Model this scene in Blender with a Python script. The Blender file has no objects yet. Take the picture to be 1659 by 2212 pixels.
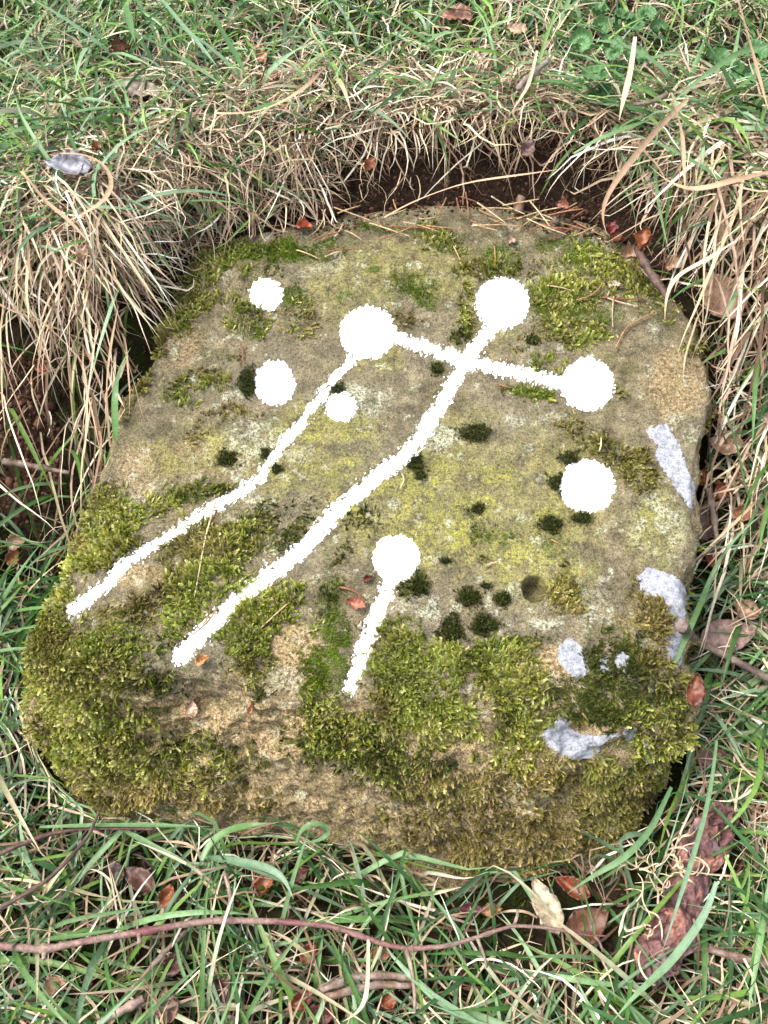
import bpy, math, random
import numpy as np
from mathutils import Vector
from mathutils.bvhtree import BVHTree

S = bpy.context.scene
COL = S.collection
rng = np.random.default_rng(11)
random.seed(5)

# ------------------------------------------------------------------ camera
PITCH = math.radians(52.0)
VFOV = math.radians(60.0)
CAM = np.array([0.0, 0.0, 1.115])
W, H = 1659.0, 2212.0                       # pixel units used for the layout notes below
FPX = (H / 2) / math.tan(VFOV / 2)
cd = bpy.data.cameras.new('camera')
cam = bpy.data.objects.new('camera', cd)
COL.objects.link(cam)
cam.location = CAM
cam.rotation_euler = (math.pi / 2 - PITCH, 0, 0)
cd.sensor_fit = 'VERTICAL'
cd.angle = VFOV
cd.clip_start = 0.02
cd.clip_end = 500
S.camera = cam

# ------------------------------------------------------------------ light
SUN_EL, SUN_AZ = math.radians(62), math.radians(-95)   # azimuth measured from +Y towards +X
wd = bpy.data.worlds.new('World')
S.world = wd
wd.use_nodes = True
nt = wd.node_tree
bg = nt.nodes['Background']
sky = nt.nodes.new('ShaderNodeTexSky')
sky.sky_type = 'NISHITA'
sky.sun_disc = False
sky.sun_elevation = SUN_EL
sky.sun_rotation = SUN_AZ
sky.air_density = 1.0
sky.dust_density = 4.0
hs = nt.nodes.new('ShaderNodeHueSaturation')
hs.inputs['Saturation'].default_value = 0.45          # an overcast sky is nearly grey
nt.links.new(sky.outputs[0], hs.inputs['Color'])
nt.links.new(hs.outputs[0], bg.inputs[0])
bg.inputs[1].default_value = 0.15
sl = bpy.data.lights.new('sun', 'SUN')
sl.energy = 1.35
sl.angle = math.radians(22)
sl.color = (1.0, 0.97, 0.93)
sun = bpy.data.objects.new('sun', sl)
COL.objects.link(sun)
sd = Vector((math.sin(SUN_AZ) * math.cos(SUN_EL), math.cos(SUN_AZ) * math.cos(SUN_EL), math.sin(SUN_EL)))
sun.rotation_euler = sd.to_track_quat('Z', 'Y').to_euler()
sun.location = sd * 5
vs = S.view_settings
vs.view_transform = 'Standard'
vs.look = 'None'
vs.gamma = 1
vs.use_curve_mapping = False
vs.exposure = 1.46
S.cycles.max_bounces = 6
S.cycles.diffuse_bounces = 4
S.cycles.transparent_max_bounces = 4

# ------------------------------------------------------------------ maths helpers
FWD = np.array([0, math.cos(PITCH), -math.sin(PITCH)])
UP = np.array([0, math.sin(PITCH), math.cos(PITCH)])


def rays(px, py):
    px = np.asarray(px, float); py = np.asarray(py, float)
    d = FWD + ((px - W / 2) / FPX)[..., None] * np.array([1.0, 0, 0]) - ((py - H / 2) / FPX)[..., None] * UP
    return d / np.linalg.norm(d, axis=-1, keepdims=True)


def project(p):
    q = p - CAM
    z = q @ FWD
    z = np.where(z < 1e-4, 1e-4, z)
    return W / 2 + FPX * q[..., 0] / z, H / 2 - FPX * (q @ UP) / z


def _h(ix, iy, iz, seed):
    n = (ix.astype(np.uint32) * np.uint32(374761393) + iy.astype(np.uint32) * np.uint32(668265263)
         + iz.astype(np.uint32) * np.uint32(2147483647) + np.uint32(seed * 1013904223 & 0xffffffff))
    n = (n ^ (n >> np.uint32(13))) * np.uint32(1274126177)
    n = (n ^ (n >> np.uint32(15))) * np.uint32(2246822519)
    return ((n ^ (n >> np.uint32(16))) & np.uint32(0xffffff)).astype(float) / 0x7fffff - 1.0


def noise(p, seed=0):
    i = np.floor(p).astype(np.int64)
    f = p - i
    f = f * f * f * (f * (f * 6 - 15) + 10)
    out = 0
    for a in (0, 1):
        wa = f[:, 0] if a else 1 - f[:, 0]
        for b in (0, 1):
            wb = f[:, 1] if b else 1 - f[:, 1]
            for c in (0, 1):
                wc = f[:, 2] if c else 1 - f[:, 2]
                out = out + wa * wb * wc * _h(i[:, 0] + a, i[:, 1] + b, i[:, 2] + c, seed)
    return out


def fbm(p, seed=0, oct=3, gain=0.5):
    s = 0; a = 1; t = 0
    for k in range(oct):
        s = s + a * noise(p * (2.03 ** k) + k * 17.3, seed + k)
        t += a; a *= gain
    return s / t


def n2(x, y, f, seed=0, oct=2):
    x = np.asarray(x, float)
    p = np.stack([x.ravel() * f, np.asarray(y, float).ravel() * f, np.full(x.size, 0.37)], 1)
    return fbm(p, seed, oct).reshape(x.shape)


def sm(a, b, x):
    t = np.clip((x - a) / (b - a), 0, 1)
    return t * t * (3 - 2 * t)


def srgb(r, g, b):
    f = lambda c: (c / 255 / 12.92) if c / 255 <= 0.04045 else ((c / 255 + 0.055) / 1.055) ** 2.4
    return np.array([f(r), f(g), f(b)])


def norm(v):
    return v / np.maximum(np.linalg.norm(v, axis=-1, keepdims=True), 1e-9)


# ------------------------------------------------------------------ object helpers
def tag(o, label=None, cat=None, group=None, kind=None):
    if label: o['label'] = label
    if cat: o['category'] = cat
    if group: o['group'] = group
    if kind: o['kind'] = kind
    return o


def link(name, data, parent=None):
    o = bpy.data.objects.new(name, data)
    COL.objects.link(o)
    if parent is not None:
        o.parent = parent
        o.matrix_parent_inverse = parent.matrix_basis.inverted() if parent.type == 'EMPTY' else parent.matrix_basis.inverted()
    return o


def empty(name, loc):
    o = bpy.data.objects.new(name, None)
    COL.objects.link(o)
    o.location = loc
    o.empty_display_size = 0.05
    return o


def mesh(name, V, F, mat, parent=None, col=None, smooth=True, uv=None, origin=None, extra=None):
    """V (n,3); F (m,k) with k 3 or 4, or list of such arrays"""
    V = np.asarray(V, float)
    if origin is not None:
        V = V - np.asarray(origin)
    Fs = F if isinstance(F, list) else [F]
    Fs = [np.asarray(f, np.int32) for f in Fs if len(f)]
    me = bpy.data.meshes.new(name)
    me.vertices.add(len(V))
    me.vertices.foreach_set('co', V.astype(np.float32).ravel())
    loops = np.concatenate([f.ravel() for f in Fs])
    sizes = np.concatenate([np.full(len(f), f.shape[1], np.int32) for f in Fs])
    starts = np.concatenate([[0], np.cumsum(sizes)[:-1]]).astype(np.int32)
    me.loops.add(len(loops))
    me.loops.foreach_set('vertex_index', loops)
    me.polygons.add(len(sizes))
    me.polygons.foreach_set('loop_start', starts)
    me.polygons.foreach_set('loop_total', sizes)
    me.polygons.foreach_set('use_smooth', np.full(len(sizes), smooth))
    if col is not None:
        a = me.color_attributes.new('Col', 'FLOAT_COLOR', 'POINT')
        c = np.ones((len(V), 4), np.float32)
        c[:, :3] = col
        a.data.foreach_set('color', c.ravel())
    if extra:
        for k, v in extra.items():
            a = me.attributes.new(k, 'FLOAT', 'POINT')
            a.data.foreach_set('value', np.asarray(v, np.float32))
    if uv is not None:
        l = me.uv_layers.new(name='UVMap')
        l.data.foreach_set('uv', np.asarray(uv, np.float32)[loops].ravel())
    me.materials.append(mat)
    me.update(calc_edges=True)
    me.validate()
    o = link(name, me, parent)
    if origin is not None:
        if parent is None:
            o.location = origin
        else:
            o.location = origin
    return o


# ------------------------------------------------------------------ materials
def newmat(name):
    m = bpy.data.materials.new(name)
    m.use_nodes = True
    t = m.node_tree
    b = t.nodes['Principled BSDF']
    return m, t, b


def nd(t, typ, **kw):
    n = t.nodes.new(typ)
    for k, v in kw.items():
        if k in n.inputs.keys() if hasattr(n.inputs, 'keys') else False:
            n.inputs[k].default_value = v
        else:
            setattr(n, k, v)
    return n


def noise_node(t, scale, detail=4, rough=0.6, coord='Object'):
    tc = t.nodes.new('ShaderNodeTexCoord')
    n = t.nodes.new('ShaderNodeTexNoise')
    n.inputs['Scale'].default_value = scale
    n.inputs['Detail'].default_value = detail
    n.inputs['Roughness'].default_value = rough
    t.links.new(tc.outputs[coord], n.inputs['Vector'])
    return n


def ramp(t, src, stops):
    r = t.nodes.new('ShaderNodeValToRGB')
    e = r.color_ramp.elements
    while len(e) < len(stops): e.new(0.5)
    for i, (p, c) in enumerate(stops):
        e[i].position = p
        e[i].color = (c, c, c, 1) if np.isscalar(c) else (*c, 1)
    t.links.new(src, r.inputs[0])
    return r


def mix(t, fac, a, b, mode='MIX'):
    n = t.nodes.new('ShaderNodeMix')
    n.data_type = 'RGBA'
    n.blend_type = mode
    n.clamp_factor = True
    if isinstance(fac, (int, float)): n.inputs[0].default_value = fac
    else: t.links.new(fac, n.inputs[0])
    for k, v in ((6, a), (7, b)):
        if isinstance(v, (tuple, list, np.ndarray)): n.inputs[k].default_value = (*v[:3], 1)
        else: t.links.new(v, n.inputs[k])
    return n.outputs[2]


def math_(t, op, a, b=None):
    n = t.nodes.new('ShaderNodeMath')
    n.operation = op
    for k, v in ((0, a), (1, b)):
        if v is None: continue
        if isinstance(v, (int, float)): n.inputs[k].default_value = v
        else: t.links.new(v, n.inputs[k])
    return n.outputs[0]


def attr(t, name):
    n = t.nodes.new('ShaderNodeAttribute')
    n.attribute_name = name
    return n


def bump(t, b, h, strength=0.5, dist=0.002):
    n = t.nodes.new('ShaderNodeBump')
    n.inputs['Strength'].default_value = strength
    n.inputs['Distance'].default_value = dist
    t.links.new(h, n.inputs['Height'])
    t.links.new(n.outputs[0], b.inputs['Normal'])


def col_mat(name, rough=0.6, spec=0.3, nscale=None, namount=0.25, bumpd=0.0, transl=0.0, mul=1.0):
    """material that takes its pigment from the mesh's Col attribute, broken up by noise"""
    m, t, b = newmat(name)
    c = attr(t, 'Col').outputs['Color']
    if nscale:
        n = noise_node(t, nscale, 5, 0.65)
        r = ramp(t, n.outputs['Fac'], [(0.25, 1 - namount), (0.75, 1 + namount * 0.6)])
        c = mix(t, 1.0, c, r.outputs[0], 'MULTIPLY')
        if bumpd: bump(t, b, n.outputs['Fac'], 0.8, bumpd)
    t.links.new(c, b.inputs['Base Color'])
    b.inputs['Roughness'].default_value = rough
    b.inputs['Specular IOR Level'].default_value = spec
    if transl:
        tr = t.nodes.new('ShaderNodeBsdfTranslucent')
        t.links.new(c, tr.inputs[0])
        ms = t.nodes.new('ShaderNodeMixShader')
        ms.inputs[0].default_value = transl
        t.links.new(b.outputs[0], ms.inputs[1])
        t.links.new(tr.outputs[0], ms.inputs[2])
        t.links.new(ms.outputs[0], t.nodes['Material Output'].inputs[0])
    return m


M = {}
M['blade'] = col_mat('grass_blade', 0.46, 0.45, 140, 0.35, transl=0.2)
M['straw'] = col_mat('straw', 0.6, 0.3, 160, 0.3, transl=0.15)
M['moss'] = col_mat('moss', 0.75, 0.2, transl=0.2)
M['leaf'] = col_mat('dead_leaf', 0.42, 0.5, 140, 0.65, 0.002)
M['wood'] = col_mat('twig_bark', 0.6, 0.35, 260, 0.6, 0.0016)
M['bark'] = col_mat('loose_bark', 0.55, 0.4, 130, 0.75, 0.006)
M['herb'] = col_mat('herb_leaf', 0.45, 0.4, 150, 0.3, 0.001, transl=0.15)
M['soil'] = col_mat('soil', 0.95, 0.1, 160, 0.5, 0.003)

# white filling of the carved marks
m, t, b = newmat('white_chalk')
n = noise_node(t, 260, 3)
r = ramp(t, n.outputs['Fac'], [(0.3, (0.84, 0.84, 0.83)), (0.7, (0.9, 0.9, 0.9))])
t.links.new(r.outputs[0], b.inputs['Base Color'])
b.inputs['Roughness'].default_value = 0.9
b.inputs['Specular IOR Level'].default_value = 0.1
M['chalk'] = m

# crusty pale lichen
m, t, b = newmat('crust_lichen')
n = noise_node(t, 130, 6, 0.7)
n3 = noise_node(t, 420, 3, 0.6)
r = ramp(t, n.outputs['Fac'], [(0.32, srgb(112, 114, 116)), (0.48, srgb(150, 152, 158)), (0.70, srgb(180, 181, 188))])
r2 = ramp(t, n3.outputs['Fac'], [(0.34, 0.6), (0.56, 1.0)])
t.links.new(mix(t, 1.0, r.outputs[0], r2.outputs[0], 'MULTIPLY'), b.inputs['Base Color'])
b.inputs['Roughness'].default_value = 0.9
b.inputs['Specular IOR Level'].default_value = 0.15
bump(t, b, math_(t, 'ADD', n.outputs['Fac'], n3.outputs['Fac']), 0.7, 0.002)
M['lichen'] = m

# sandstone
m, t, b = newmat('sandstone')
big = noise_node(t, 9, 5, 0.6)
mid = noise_node(t, 45, 6, 0.7)
fin = noise_node(t, 260, 4, 0.75)
grain = noise_node(t, 620, 2, 0.6)
base = ramp(t, mid.outputs['Fac'], [(0.30, srgb(66, 60, 43)), (0.5, srgb(113, 103, 77)), (0.70, srgb(152, 138, 108))]).outputs[0]
bigm = ramp(t, big.outputs['Fac'], [(0.35, 0.0), (0.65, 1.0)]).outputs[0]
base = mix(t, math_(t, 'MULTIPLY', bigm, 0.45), base, srgb(116, 110, 94))
# tan bare rock
tan = ramp(t, fin.outputs['Fac'], [(0.3, srgb(96, 80, 54)), (0.5, srgb(152, 131, 95)), (0.72, srgb(194, 172, 134))]).outputs[0]
base = mix(t, attr(t, 'tan').outputs['Fac'], base, tan)
# yellow-green algae
alg = attr(t, 'algae').outputs['Fac']
algn = ramp(t, fin.outputs['Fac'], [(0.36, 0.0), (0.6, 1.0)]).outputs[0]
algn2 = ramp(t, mid.outputs['Fac'], [(0.35, 0.15), (0.6, 1.0)]).outputs[0]
am = math_(t, 'MULTIPLY', math_(t, 'MULTIPLY', alg, algn), algn2)
base = mix(t, am, base, srgb(146, 146, 52))
# pale lichen bloom
pl = attr(t, 'pale').outputs['Fac']
pn = ramp(t, fin.outputs['Fac'], [(0.4, 0.0), (0.56, 1.0)]).outputs[0]
pn2 = ramp(t, mid.outputs['Fac'], [(0.3, 0.3), (0.55, 1.0)]).outputs[0]
base = mix(t, math_(t, 'MULTIPLY', math_(t, 'MULTIPLY', pl, pn), pn2), base, srgb(172, 174, 150))
# green film, then moss base tone with the shade of its gaps painted in
base = mix(t, math_(t, 'MULTIPLY', attr(t, 'film').outputs['Fac'], algn2), base, srgb(66, 80, 18))
base = mix(t, attr(t, 'felt_shade').outputs['Fac'], base, srgb(44, 40, 16))
# fine speckle
sp = ramp(t, fin.outputs['Fac'], [(0.34, 0.48), (0.47, 0.94), (0.66, 1.25)]).outputs[0]
base = mix(t, 1.0, base, sp, 'MULTIPLY')
gr = ramp(t, grain.outputs['Fac'], [(0.34, 0.5), (0.5, 1.0), (0.64, 1.3)]).outputs[0]
base = mix(t, 1.0, base, gr, 'MULTIPLY')
t.links.new(base, b.inputs['Base Color'])
b.inputs['Roughness'].default_value = 0.92
b.inputs['Specular IOR Level'].default_value = 0.2
hgt = math_(t, 'ADD', math_(t, 'ADD', math_(t, 'MULTIPLY', mid.outputs['Fac'], 1.4), fin.outputs['Fac']), math_(t, 'MULTIPLY', grain.outputs['Fac'], 0.4))
bump(t, b, hgt, 0.9, 0.0035)
M['stone'] = m

# soil under the grass
m, t, b = newmat('ground_soil')
n = noise_node(t, 25, 6, 0.7); n1 = noise_node(t, 6, 3); n3 = noise_node(t, 170, 5, 0.75)
c = ramp(t, n3.outputs['Fac'], [(0.3, srgb(20, 14, 10)), (0.55, srgb(50, 36, 27)), (0.8, srgb(92, 69, 52))]).outputs[0]
gm = ramp(t, n.outputs['Fac'], [(0.45, 0.0), (0.6, 1.0)]).outputs[0]
c = mix(t, math_(t, 'MULTIPLY', attr(t, 'mossy').outputs['Fac'], gm), c, srgb(46, 54, 20))
t.links.new(c, b.inputs['Base Color'])
b.inputs['Roughness'].default_value = 0.95
b.inputs['Specular IOR Level'].default_value = 0.15
bump(t, b, math_(t, 'ADD', n.outputs['Fac'], n3.outputs['Fac']), 1.0, 0.008)
M['ground'] = m

# ------------------------------------------------------------------ the stone: outlines
TOPSL = (0.38 - 0.26) / (1.06 - 0.462)


def ztop(x, y):
    return 0.26 + (y - 0.462) * TOPSL


def on_top(px, py):
    d = rays(px, py)
    # C + k d : z = .26 + (y-.462)*sl
    k = (0.26 - 0.462 * TOPSL - CAM[2] + CAM[1] * TOPSL) / (d[..., 2] - d[..., 1] * TOPSL)
    return CAM + k[..., None] * d


def on_z(px, py, z):
    d = rays(px, py)
    k = (z - CAM[2]) / d[..., 2]
    return CAM + k[..., None] * d


TOP_PX = np.array([(428, 528), (520, 502), (640, 478), (760, 452), (900, 436), (1050, 432), (1200, 446), (1320, 480), (1412, 548),
                   (1475, 635), (1525, 715), (1548, 800), (1552, 880), (1534, 960), (1518, 1040), (1508, 1140), (1500, 1250),
                   (1492, 1350), (1486, 1440), (1462, 1490), (1360, 1512), (1200, 1518), (1050, 1540), (920, 1556), (770, 1522),
                   (600, 1500), (420, 1488), (270, 1490), (140, 1474), (70, 1438), (52, 1390), (92, 1310), (114, 1235), (134, 1170), (172, 1080),
                   (218, 990), (244, 920), (262, 850), (296, 795), (324, 745), (338, 700), (370, 625), (396, 565)], float)
BOT_PX = np.array([(78, 1560), (105, 1660), (160, 1750), (230, 1795), (400, 1812), (600, 1838), (760, 1865), (900, 1912), (1010, 1935),
                   (1200, 1912), (1340, 1856), (1430, 1772), (1468, 1670)], float)
tp = on_top(TOP_PX[:, 0], TOP_PX[:, 1])
bp = on_z(BOT_PX[:, 0], BOT_PX[:, 1], 0.0)
CC = on_top(np.array([850.]), np.array([1000.]))[0][:2]
NA = 1300


def polar(P):
    a = np.arctan2(P[:, 1] - CC[1], P[:, 0] - CC[0])
    r = np.hypot(P[:, 0] - CC[0], P[:, 1] - CC[1])
    o = np.argsort(a)
    return a[o], r[o]


ta, tr = polar(tp)
ANG = np.linspace(-math.pi, math.pi, NA, endpoint=False)
RT = np.interp(ANG, ta, tr, period=2 * math.pi)
ba, br = polar(bp)
RB = np.interp(ANG, ba, br, period=2 * math.pi)
fr = sm(ba[0] - 0.25, ba[0], ANG) * (1 - sm(ba[-1], ba[-1] + 0.25, ANG))
RB = fr * RB + (1 - fr) * RT * 1.03
ker = np.hanning(15); ker /= ker.sum()
cs = lambda a: np.convolve(np.concatenate([a[-7:], a, a[:7]]), ker, 'valid')
RT, RB = cs(RT), cs(RB)
# corners of the front are less bulged
def rtop_at(x, y):
    a = np.arctan2(y - CC[1], x - CC[0])
    return np.interp(a, ANG, RT, period=2 * math.pi), np.interp(a, ANG, RB, period=2 * math.pi), np.hypot(x - CC[0], y - CC[1])


# ------------------------------------------------------------------ white marks (layout units)
CUPS = [(576, 636, 36, 35), (796, 719, 61, 57), (1086, 656, 59, 57), (594, 828, 45, 49), (737, 879, 34, 33), (1270, 831, 58, 57),
        (1269, 1051, 61, 57), (857, 1206, 52, 51)]
LINES = [([(790, 750), (738, 803), (682, 872), (645, 920), (616, 952), (588, 992), (558, 1033), (515, 1064), (460, 1095), (395, 1142), (330, 1180), (272, 1213), (237, 1258), (158, 1318)], 9, 13),
         ([(1085, 680), (1010, 775), (955, 870), (905, 950), (870, 990), (825, 1022), (740, 1090), (650, 1190), (560, 1260), (480, 1325), (390, 1418)], 14.5, 17.5),
         ([(840, 725), (920, 752), (1000, 780), (1080, 797), (1160, 815), (1230, 832)], 12.5, 14.5),
         ([(852, 1235), (822, 1310), (790, 1390), (757, 1485)], 16.5, 14)]


def seg_field(x, y, pts, w0, w1):
    pts = np.array(pts, float)
    L = np.concatenate([[0], np.cumsum(np.hypot(*np.diff(pts, axis=0).T))])
    best = np.full(x.shape, -1e9)
    for i in range(len(pts) - 1):
        a, b_ = pts[i], pts[i + 1]
        d = b_ - a
        u = np.clip(((x - a[0]) * d[0] + (y - a[1]) * d[1]) / (d @ d), 0, 1)
        w = w0 + (w1 - w0) * (L[i] + u * (L[i + 1] - L[i])) / L[-1]
        best = np.maximum(best, w - np.hypot(x - a[0] - u * d[0], y - a[1] - u * d[1]))
    return best


def cup_field(x, y, c):
    cx, cy, rx, ry = c
    return (1 - np.hypot((x - cx) / rx, (y - cy) / ry)) * min(rx, ry)


def white_smooth(x, y):
    f = np.full(np.shape(x), -1e9)
    for c in CUPS: f = np.maximum(f, cup_field(x, y, c))
    for l in LINES: f = np.maximum(f, seg_field(x, y, *l))
    return f


# ------------------------------------------------------------------ moss layout: cx, cy, rx, ry, rotation(deg), kind, density
# kinds: A light feathery, D olive dry feathery, C short green, K dark feathery
MOSS = [
 (490,545,62,26,0,'A',1.3),(445,578,48,32,-30,'A',1.3),(412,636,46,44,0,'A',1.3),(385,690,26,34,0,'A',1.1),(350,740,14,40,10,'A',1.1),(310,815,16,50,15,'A',1),(372,682,25,28,0,'A',1),(347,715,8,35,0,'A',.9),
 (590,545,120,26,0,'C',1.2),(585,540,90,18,0,'A',.4),(720,530,60,16,0,'C',.7),(660,560,60,14,0,'C',.5),(540,592,32,26,0,'A',.8),(630,640,42,25,0,'C',1),(648,655,30,18,0,'A',.6),(590,585,26,15,0,'K',1),
 (530,690,50,42,20,'A',.9),(548,722,24,20,0,'C',1),(645,690,50,40,0,'D',.7),(640,715,30,25,0,'A',.5),(470,640,30,18,0,'A',.5),
 (780,490,40,12,0,'C',.6),(870,495,70,14,0,'C',.6),(950,515,55,34,20,'A',.8),(965,525,45,28,20,'C',.8),(880,612,50,30,10,'C',1),(920,642,36,32,30,'C',1),
 (805,582,22,11,0,'C',.7),(745,645,26,20,0,'C',.7),(870,690,42,26,0,'D',.7),(1060,578,92,26,0,'A',1),(1080,545,70,22,0,'C',.6),(1180,530,32,20,0,'C',.8),
 (1275,560,85,42,10,'C',1),(1290,565,85,42,10,'A',.8),(1225,640,85,60,0,'A',.9),(1210,650,85,55,0,'C',1),(1340,595,90,40,25,'A',.9),(1405,640,45,36,30,'A',.8),
 (1440,690,25,25,0,'A',.7),(1290,680,65,30,0,'C',.8),(1220,720,90,30,0,'A',.9),(1010,660,25,50,0,'A',.8),(1005,690,22,40,0,'C',.7),(1000,728,32,22,0,'K',.9),
 (1155,780,26,20,0,'C',.7),(1190,798,65,20,10,'A',.8),(1270,720,60,20,0,'A',.7),(1110,755,25,12,0,'A',.5),(1150,848,62,16,8,'C',1),(1150,850,65,20,8,'A',.45),
 (1240,912,36,32,0,'D',.7),(1335,850,22,22,0,'A',.6),(1300,965,60,26,10,'D',.9),(1372,1012,52,40,25,'D',1.1),(1330,985,40,25,0,'K',.7),(1495,758,24,20,0,'A',.7),
 (430,810,26,18,0,'A',.8),(390,838,46,28,-20,'A',.9),(462,822,42,26,20,'A',.9),(410,872,42,12,0,'A',.7),(500,892,62,18,0,'D',.8),(520,900,40,15,0,'A',.4),
 (288,840,14,52,15,'A',.9),(272,900,11,32,0,'A',.8),(425,945,24,30,0,'D',.6),(500,775,32,9,0,'A',.6),(480,905,20,14,0,'A',.4),
 (220,1060,42,22,-10,'A',1),(205,1150,85,70,0,'A',1.15),(255,1110,60,35,0,'A',.9),(345,1090,72,28,-15,'A',.7),(430,1062,72,30,-10,'C',.8),(440,1060,65,25,-10,'A',.6),
 (480,1062,32,16,0,'K',.7),(150,1212,42,40,0,'A',1),(215,1210,60,28,-30,'A',.9),
 (430,1160,85,45,-20,'A',1),(480,1200,100,58,-20,'A',1.1),(560,1130,65,45,-40,'K',.8),(560,1130,60,45,-40,'A',.5),(622,1170,42,28,-40,'K',1),(665,1110,42,26,-40,'K',.9),
 (425,1270,72,55,-20,'A',1.1),(390,1345,40,48,0,'A',.9),(330,1300,62,26,-15,'D',.8),(280,1335,62,40,0,'D',1),(240,1385,85,50,0,'A',.9),(380,1385,40,40,0,'K',.7),
 (560,1310,75,58,-20,'A',1.1),(540,1400,62,58,0,'A',1),(620,1300,42,32,0,'A',.8),(690,1345,22,26,0,'A',.8),(712,1290,26,60,0,'K',.7),(712,1300,30,70,0,'C',.8),
 (700,1450,62,60,0,'C',1.2),(690,1550,62,60,0,'A',.9),(690,1500,50,60,0,'K',.5),(725,1365,36,40,0,'C',1),(785,1130,52,36,0,'K',.5),(742,1190,22,30,0,'K',.5),
 (890,1255,30,36,30,'K',1),(1055,1150,55,30,0,'C',.55),(1200,1180,38,32,0,'C',.5),(1045,1208,22,12,0,'K',.8),(1215,1222,18,14,0,'K',.7),
 (1222,1292,42,40,0,'D',1.1),(1220,1285,40,38,0,'A',.6),(1400,1312,62,46,0,'D',1.1),(1432,1352,42,50,0,'D',1),
 (870,1395,60,52,0,'A',1.1),(905,1480,95,72,0,'A',1.3),(940,1560,82,58,0,'A',1.2),(1005,1420,82,36,0,'A',.8),(1085,1450,90,58,0,'A',1),(1135,1520,62,60,0,'A',1),
 (1100,1398,65,22,0,'C',1),(860,1545,62,40,0,'A',1),(1130,1380,60,20,0,'K',.5),
 (1330,1420,82,55,0,'K',.9),(1340,1500,105,70,0,'K',1.2),(1425,1440,40,60,0,'D',.9),(1452,1560,36,115,0,'A',1),(1405,1620,60,85,0,'A',1),(1160,1580,52,50,0,'A',1),
 (1235,1500,62,48,0,'K',1),(1105,1610,65,68,0,'A',.9),(1290,1540,70,30,0,'K',1),
 (105,1320,55,75,0,'A',1),(95,1390,50,60,0,'A',1),(180,1420,70,40,0,'A',1),(820,1640,70,50,0,'K',.9),(780,1580,50,60,0,'A',.8),(150,1560,105,120,0,'A',1.2),(110,1450,72,85,0,'A',1.2),(235,1625,105,80,0,'A',1.1),(200,1720,95,45,0,'D',1.2),(335,1540,42,30,0,'K',.8),(270,1470,60,40,0,'A',.9),
 (340,1475,60,40,0,'K',.7),(430,1645,115,60,0,'K',1),(430,1640,115,60,0,'A',.7),(350,1712,155,48,0,'D',1.1),(725,1600,95,58,0,'K',1.1),(715,1590,90,60,0,'A',.6),
 (540,1730,110,40,0,'D',.6),(560,1490,60,20,0,'K',.4),(905,1655,110,48,0,'K',1),(900,1650,110,45,0,'A',.5),(1005,1710,130,58,0,'D',.9),(1155,1665,105,40,0,'D',.8),
 (1255,1725,125,60,0,'D',.9),(1385,1725,85,72,0,'D',1),(1300,1660,90,40,0,'A',.7),(1005,1800,205,58,0,'D',.8),(1205,1805,185,50,0,'D',1),(1105,1865,130,30,0,'D',1),
 (1020,1860,60,40,0,'D',1),(820,1760,60,25,0,'D',.5),(880,1700,70,30,0,'D',.6),
]
CUSH = [(535,830,24,36),(490,993,28,20),(574,980,13,15),(597,1014,14,14),(728,842,20,14),(1025,936,42,22),(898,1002,24,22),(908,1028,18,13),(942,796,16,15),
        (1230,992,24,16),(1200,1042,20,22),(1256,1120,30,15),(1032,1100,18,14),(1190,1132,30,24),(962,1212,12,8),(1013,1290,33,26),(1086,1295,23,18),(1050,1266,16,8),
        (976,1362,28,34),(1046,1350,38,26),(1150,735,20,13),(905,1268,26,26)]
ALGAE = [(1000,1100,330,150,1),(700,960,130,120,.9),(640,1000,120,80,.8),(830,1090,120,70,1),(900,1180,120,70,1),(1150,1230,140,90,.9),(760,620,120,90,.6),(870,560,160,60,.5),
         (1420,1140,70,90,.9),(430,980,140,60,.7),(1000,930,90,60,.7),(830,780,60,30,.8),(1200,960,110,70,.5),(740,900,70,40,.8),(960,600,80,60,.6),(1060,720,60,40,.5)]
PALE = [(785,868,62,42,1),(700,860,40,26,.6),(560,950,85,48,1),(945,945,62,30,1),(640,975,50,25,.6),(930,1310,72,26,1),(1180,1352,36,16,1),(1420,1130,62,80,.9),(470,582,40,24,.9),
        (1290,1310,45,45,.9),(850,1088,22,14,.9),(970,1130,14,12,1),(450,985,14,20,.8),(505,1010,30,26,.8),(1165,600,35,16,.8),(1410,720,14,26,1),(1130,905,120,14,.5),(520,850,30,14,.8),
        (560,1090,30,22,.7),(1110,1275,20,26,.7),(1260,1530,30,14,.5),(610,1470,50,26,.5),(1150,1720,80,26,.8),(620,1715,60,16,.6),(820,1740,50,14,.5),(740,1830,40,14,.6),(700,580,70,20,.4)]
TAN = [(390,740,60,60,.6),(300,1010,60,70,.5),(1460,830,70,90,.6),(440,1000,120,60,.35),(310,1240,60,34,.7),(420,1570,150,60,1),(610,1580,120,70,1),(500,1650,60,40,.8),(640,1400,60,60,.9),(1000,1590,60,55,1),
       (1210,1430,50,50,.9),(700,1770,220,55,.8),(600,1720,140,50,.8),(1140,1730,130,40,.6),(440,1300,40,60,.4),(1100,1440,60,40,.6),(960,1420,60,30,.5),(600,1470,140,40,.7),(330,1640,80,60,.7)]


def blobs(x, y, L, warp=14, seed=3):
    wx = n2(x, y, 1 / 38., seed) * warp; wy = n2(x, y, 1 / 38., seed + 5) * warp
    f = np.zeros(np.shape(x))
    for (cx, cy, rx, ry, v) in L:
        d = np.hypot((x + wx - cx) / rx, (y + wy - cy) / ry)
        f = np.maximum(f, v * (1 - sm(0.55, 1.15, d)))
    return f


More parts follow.
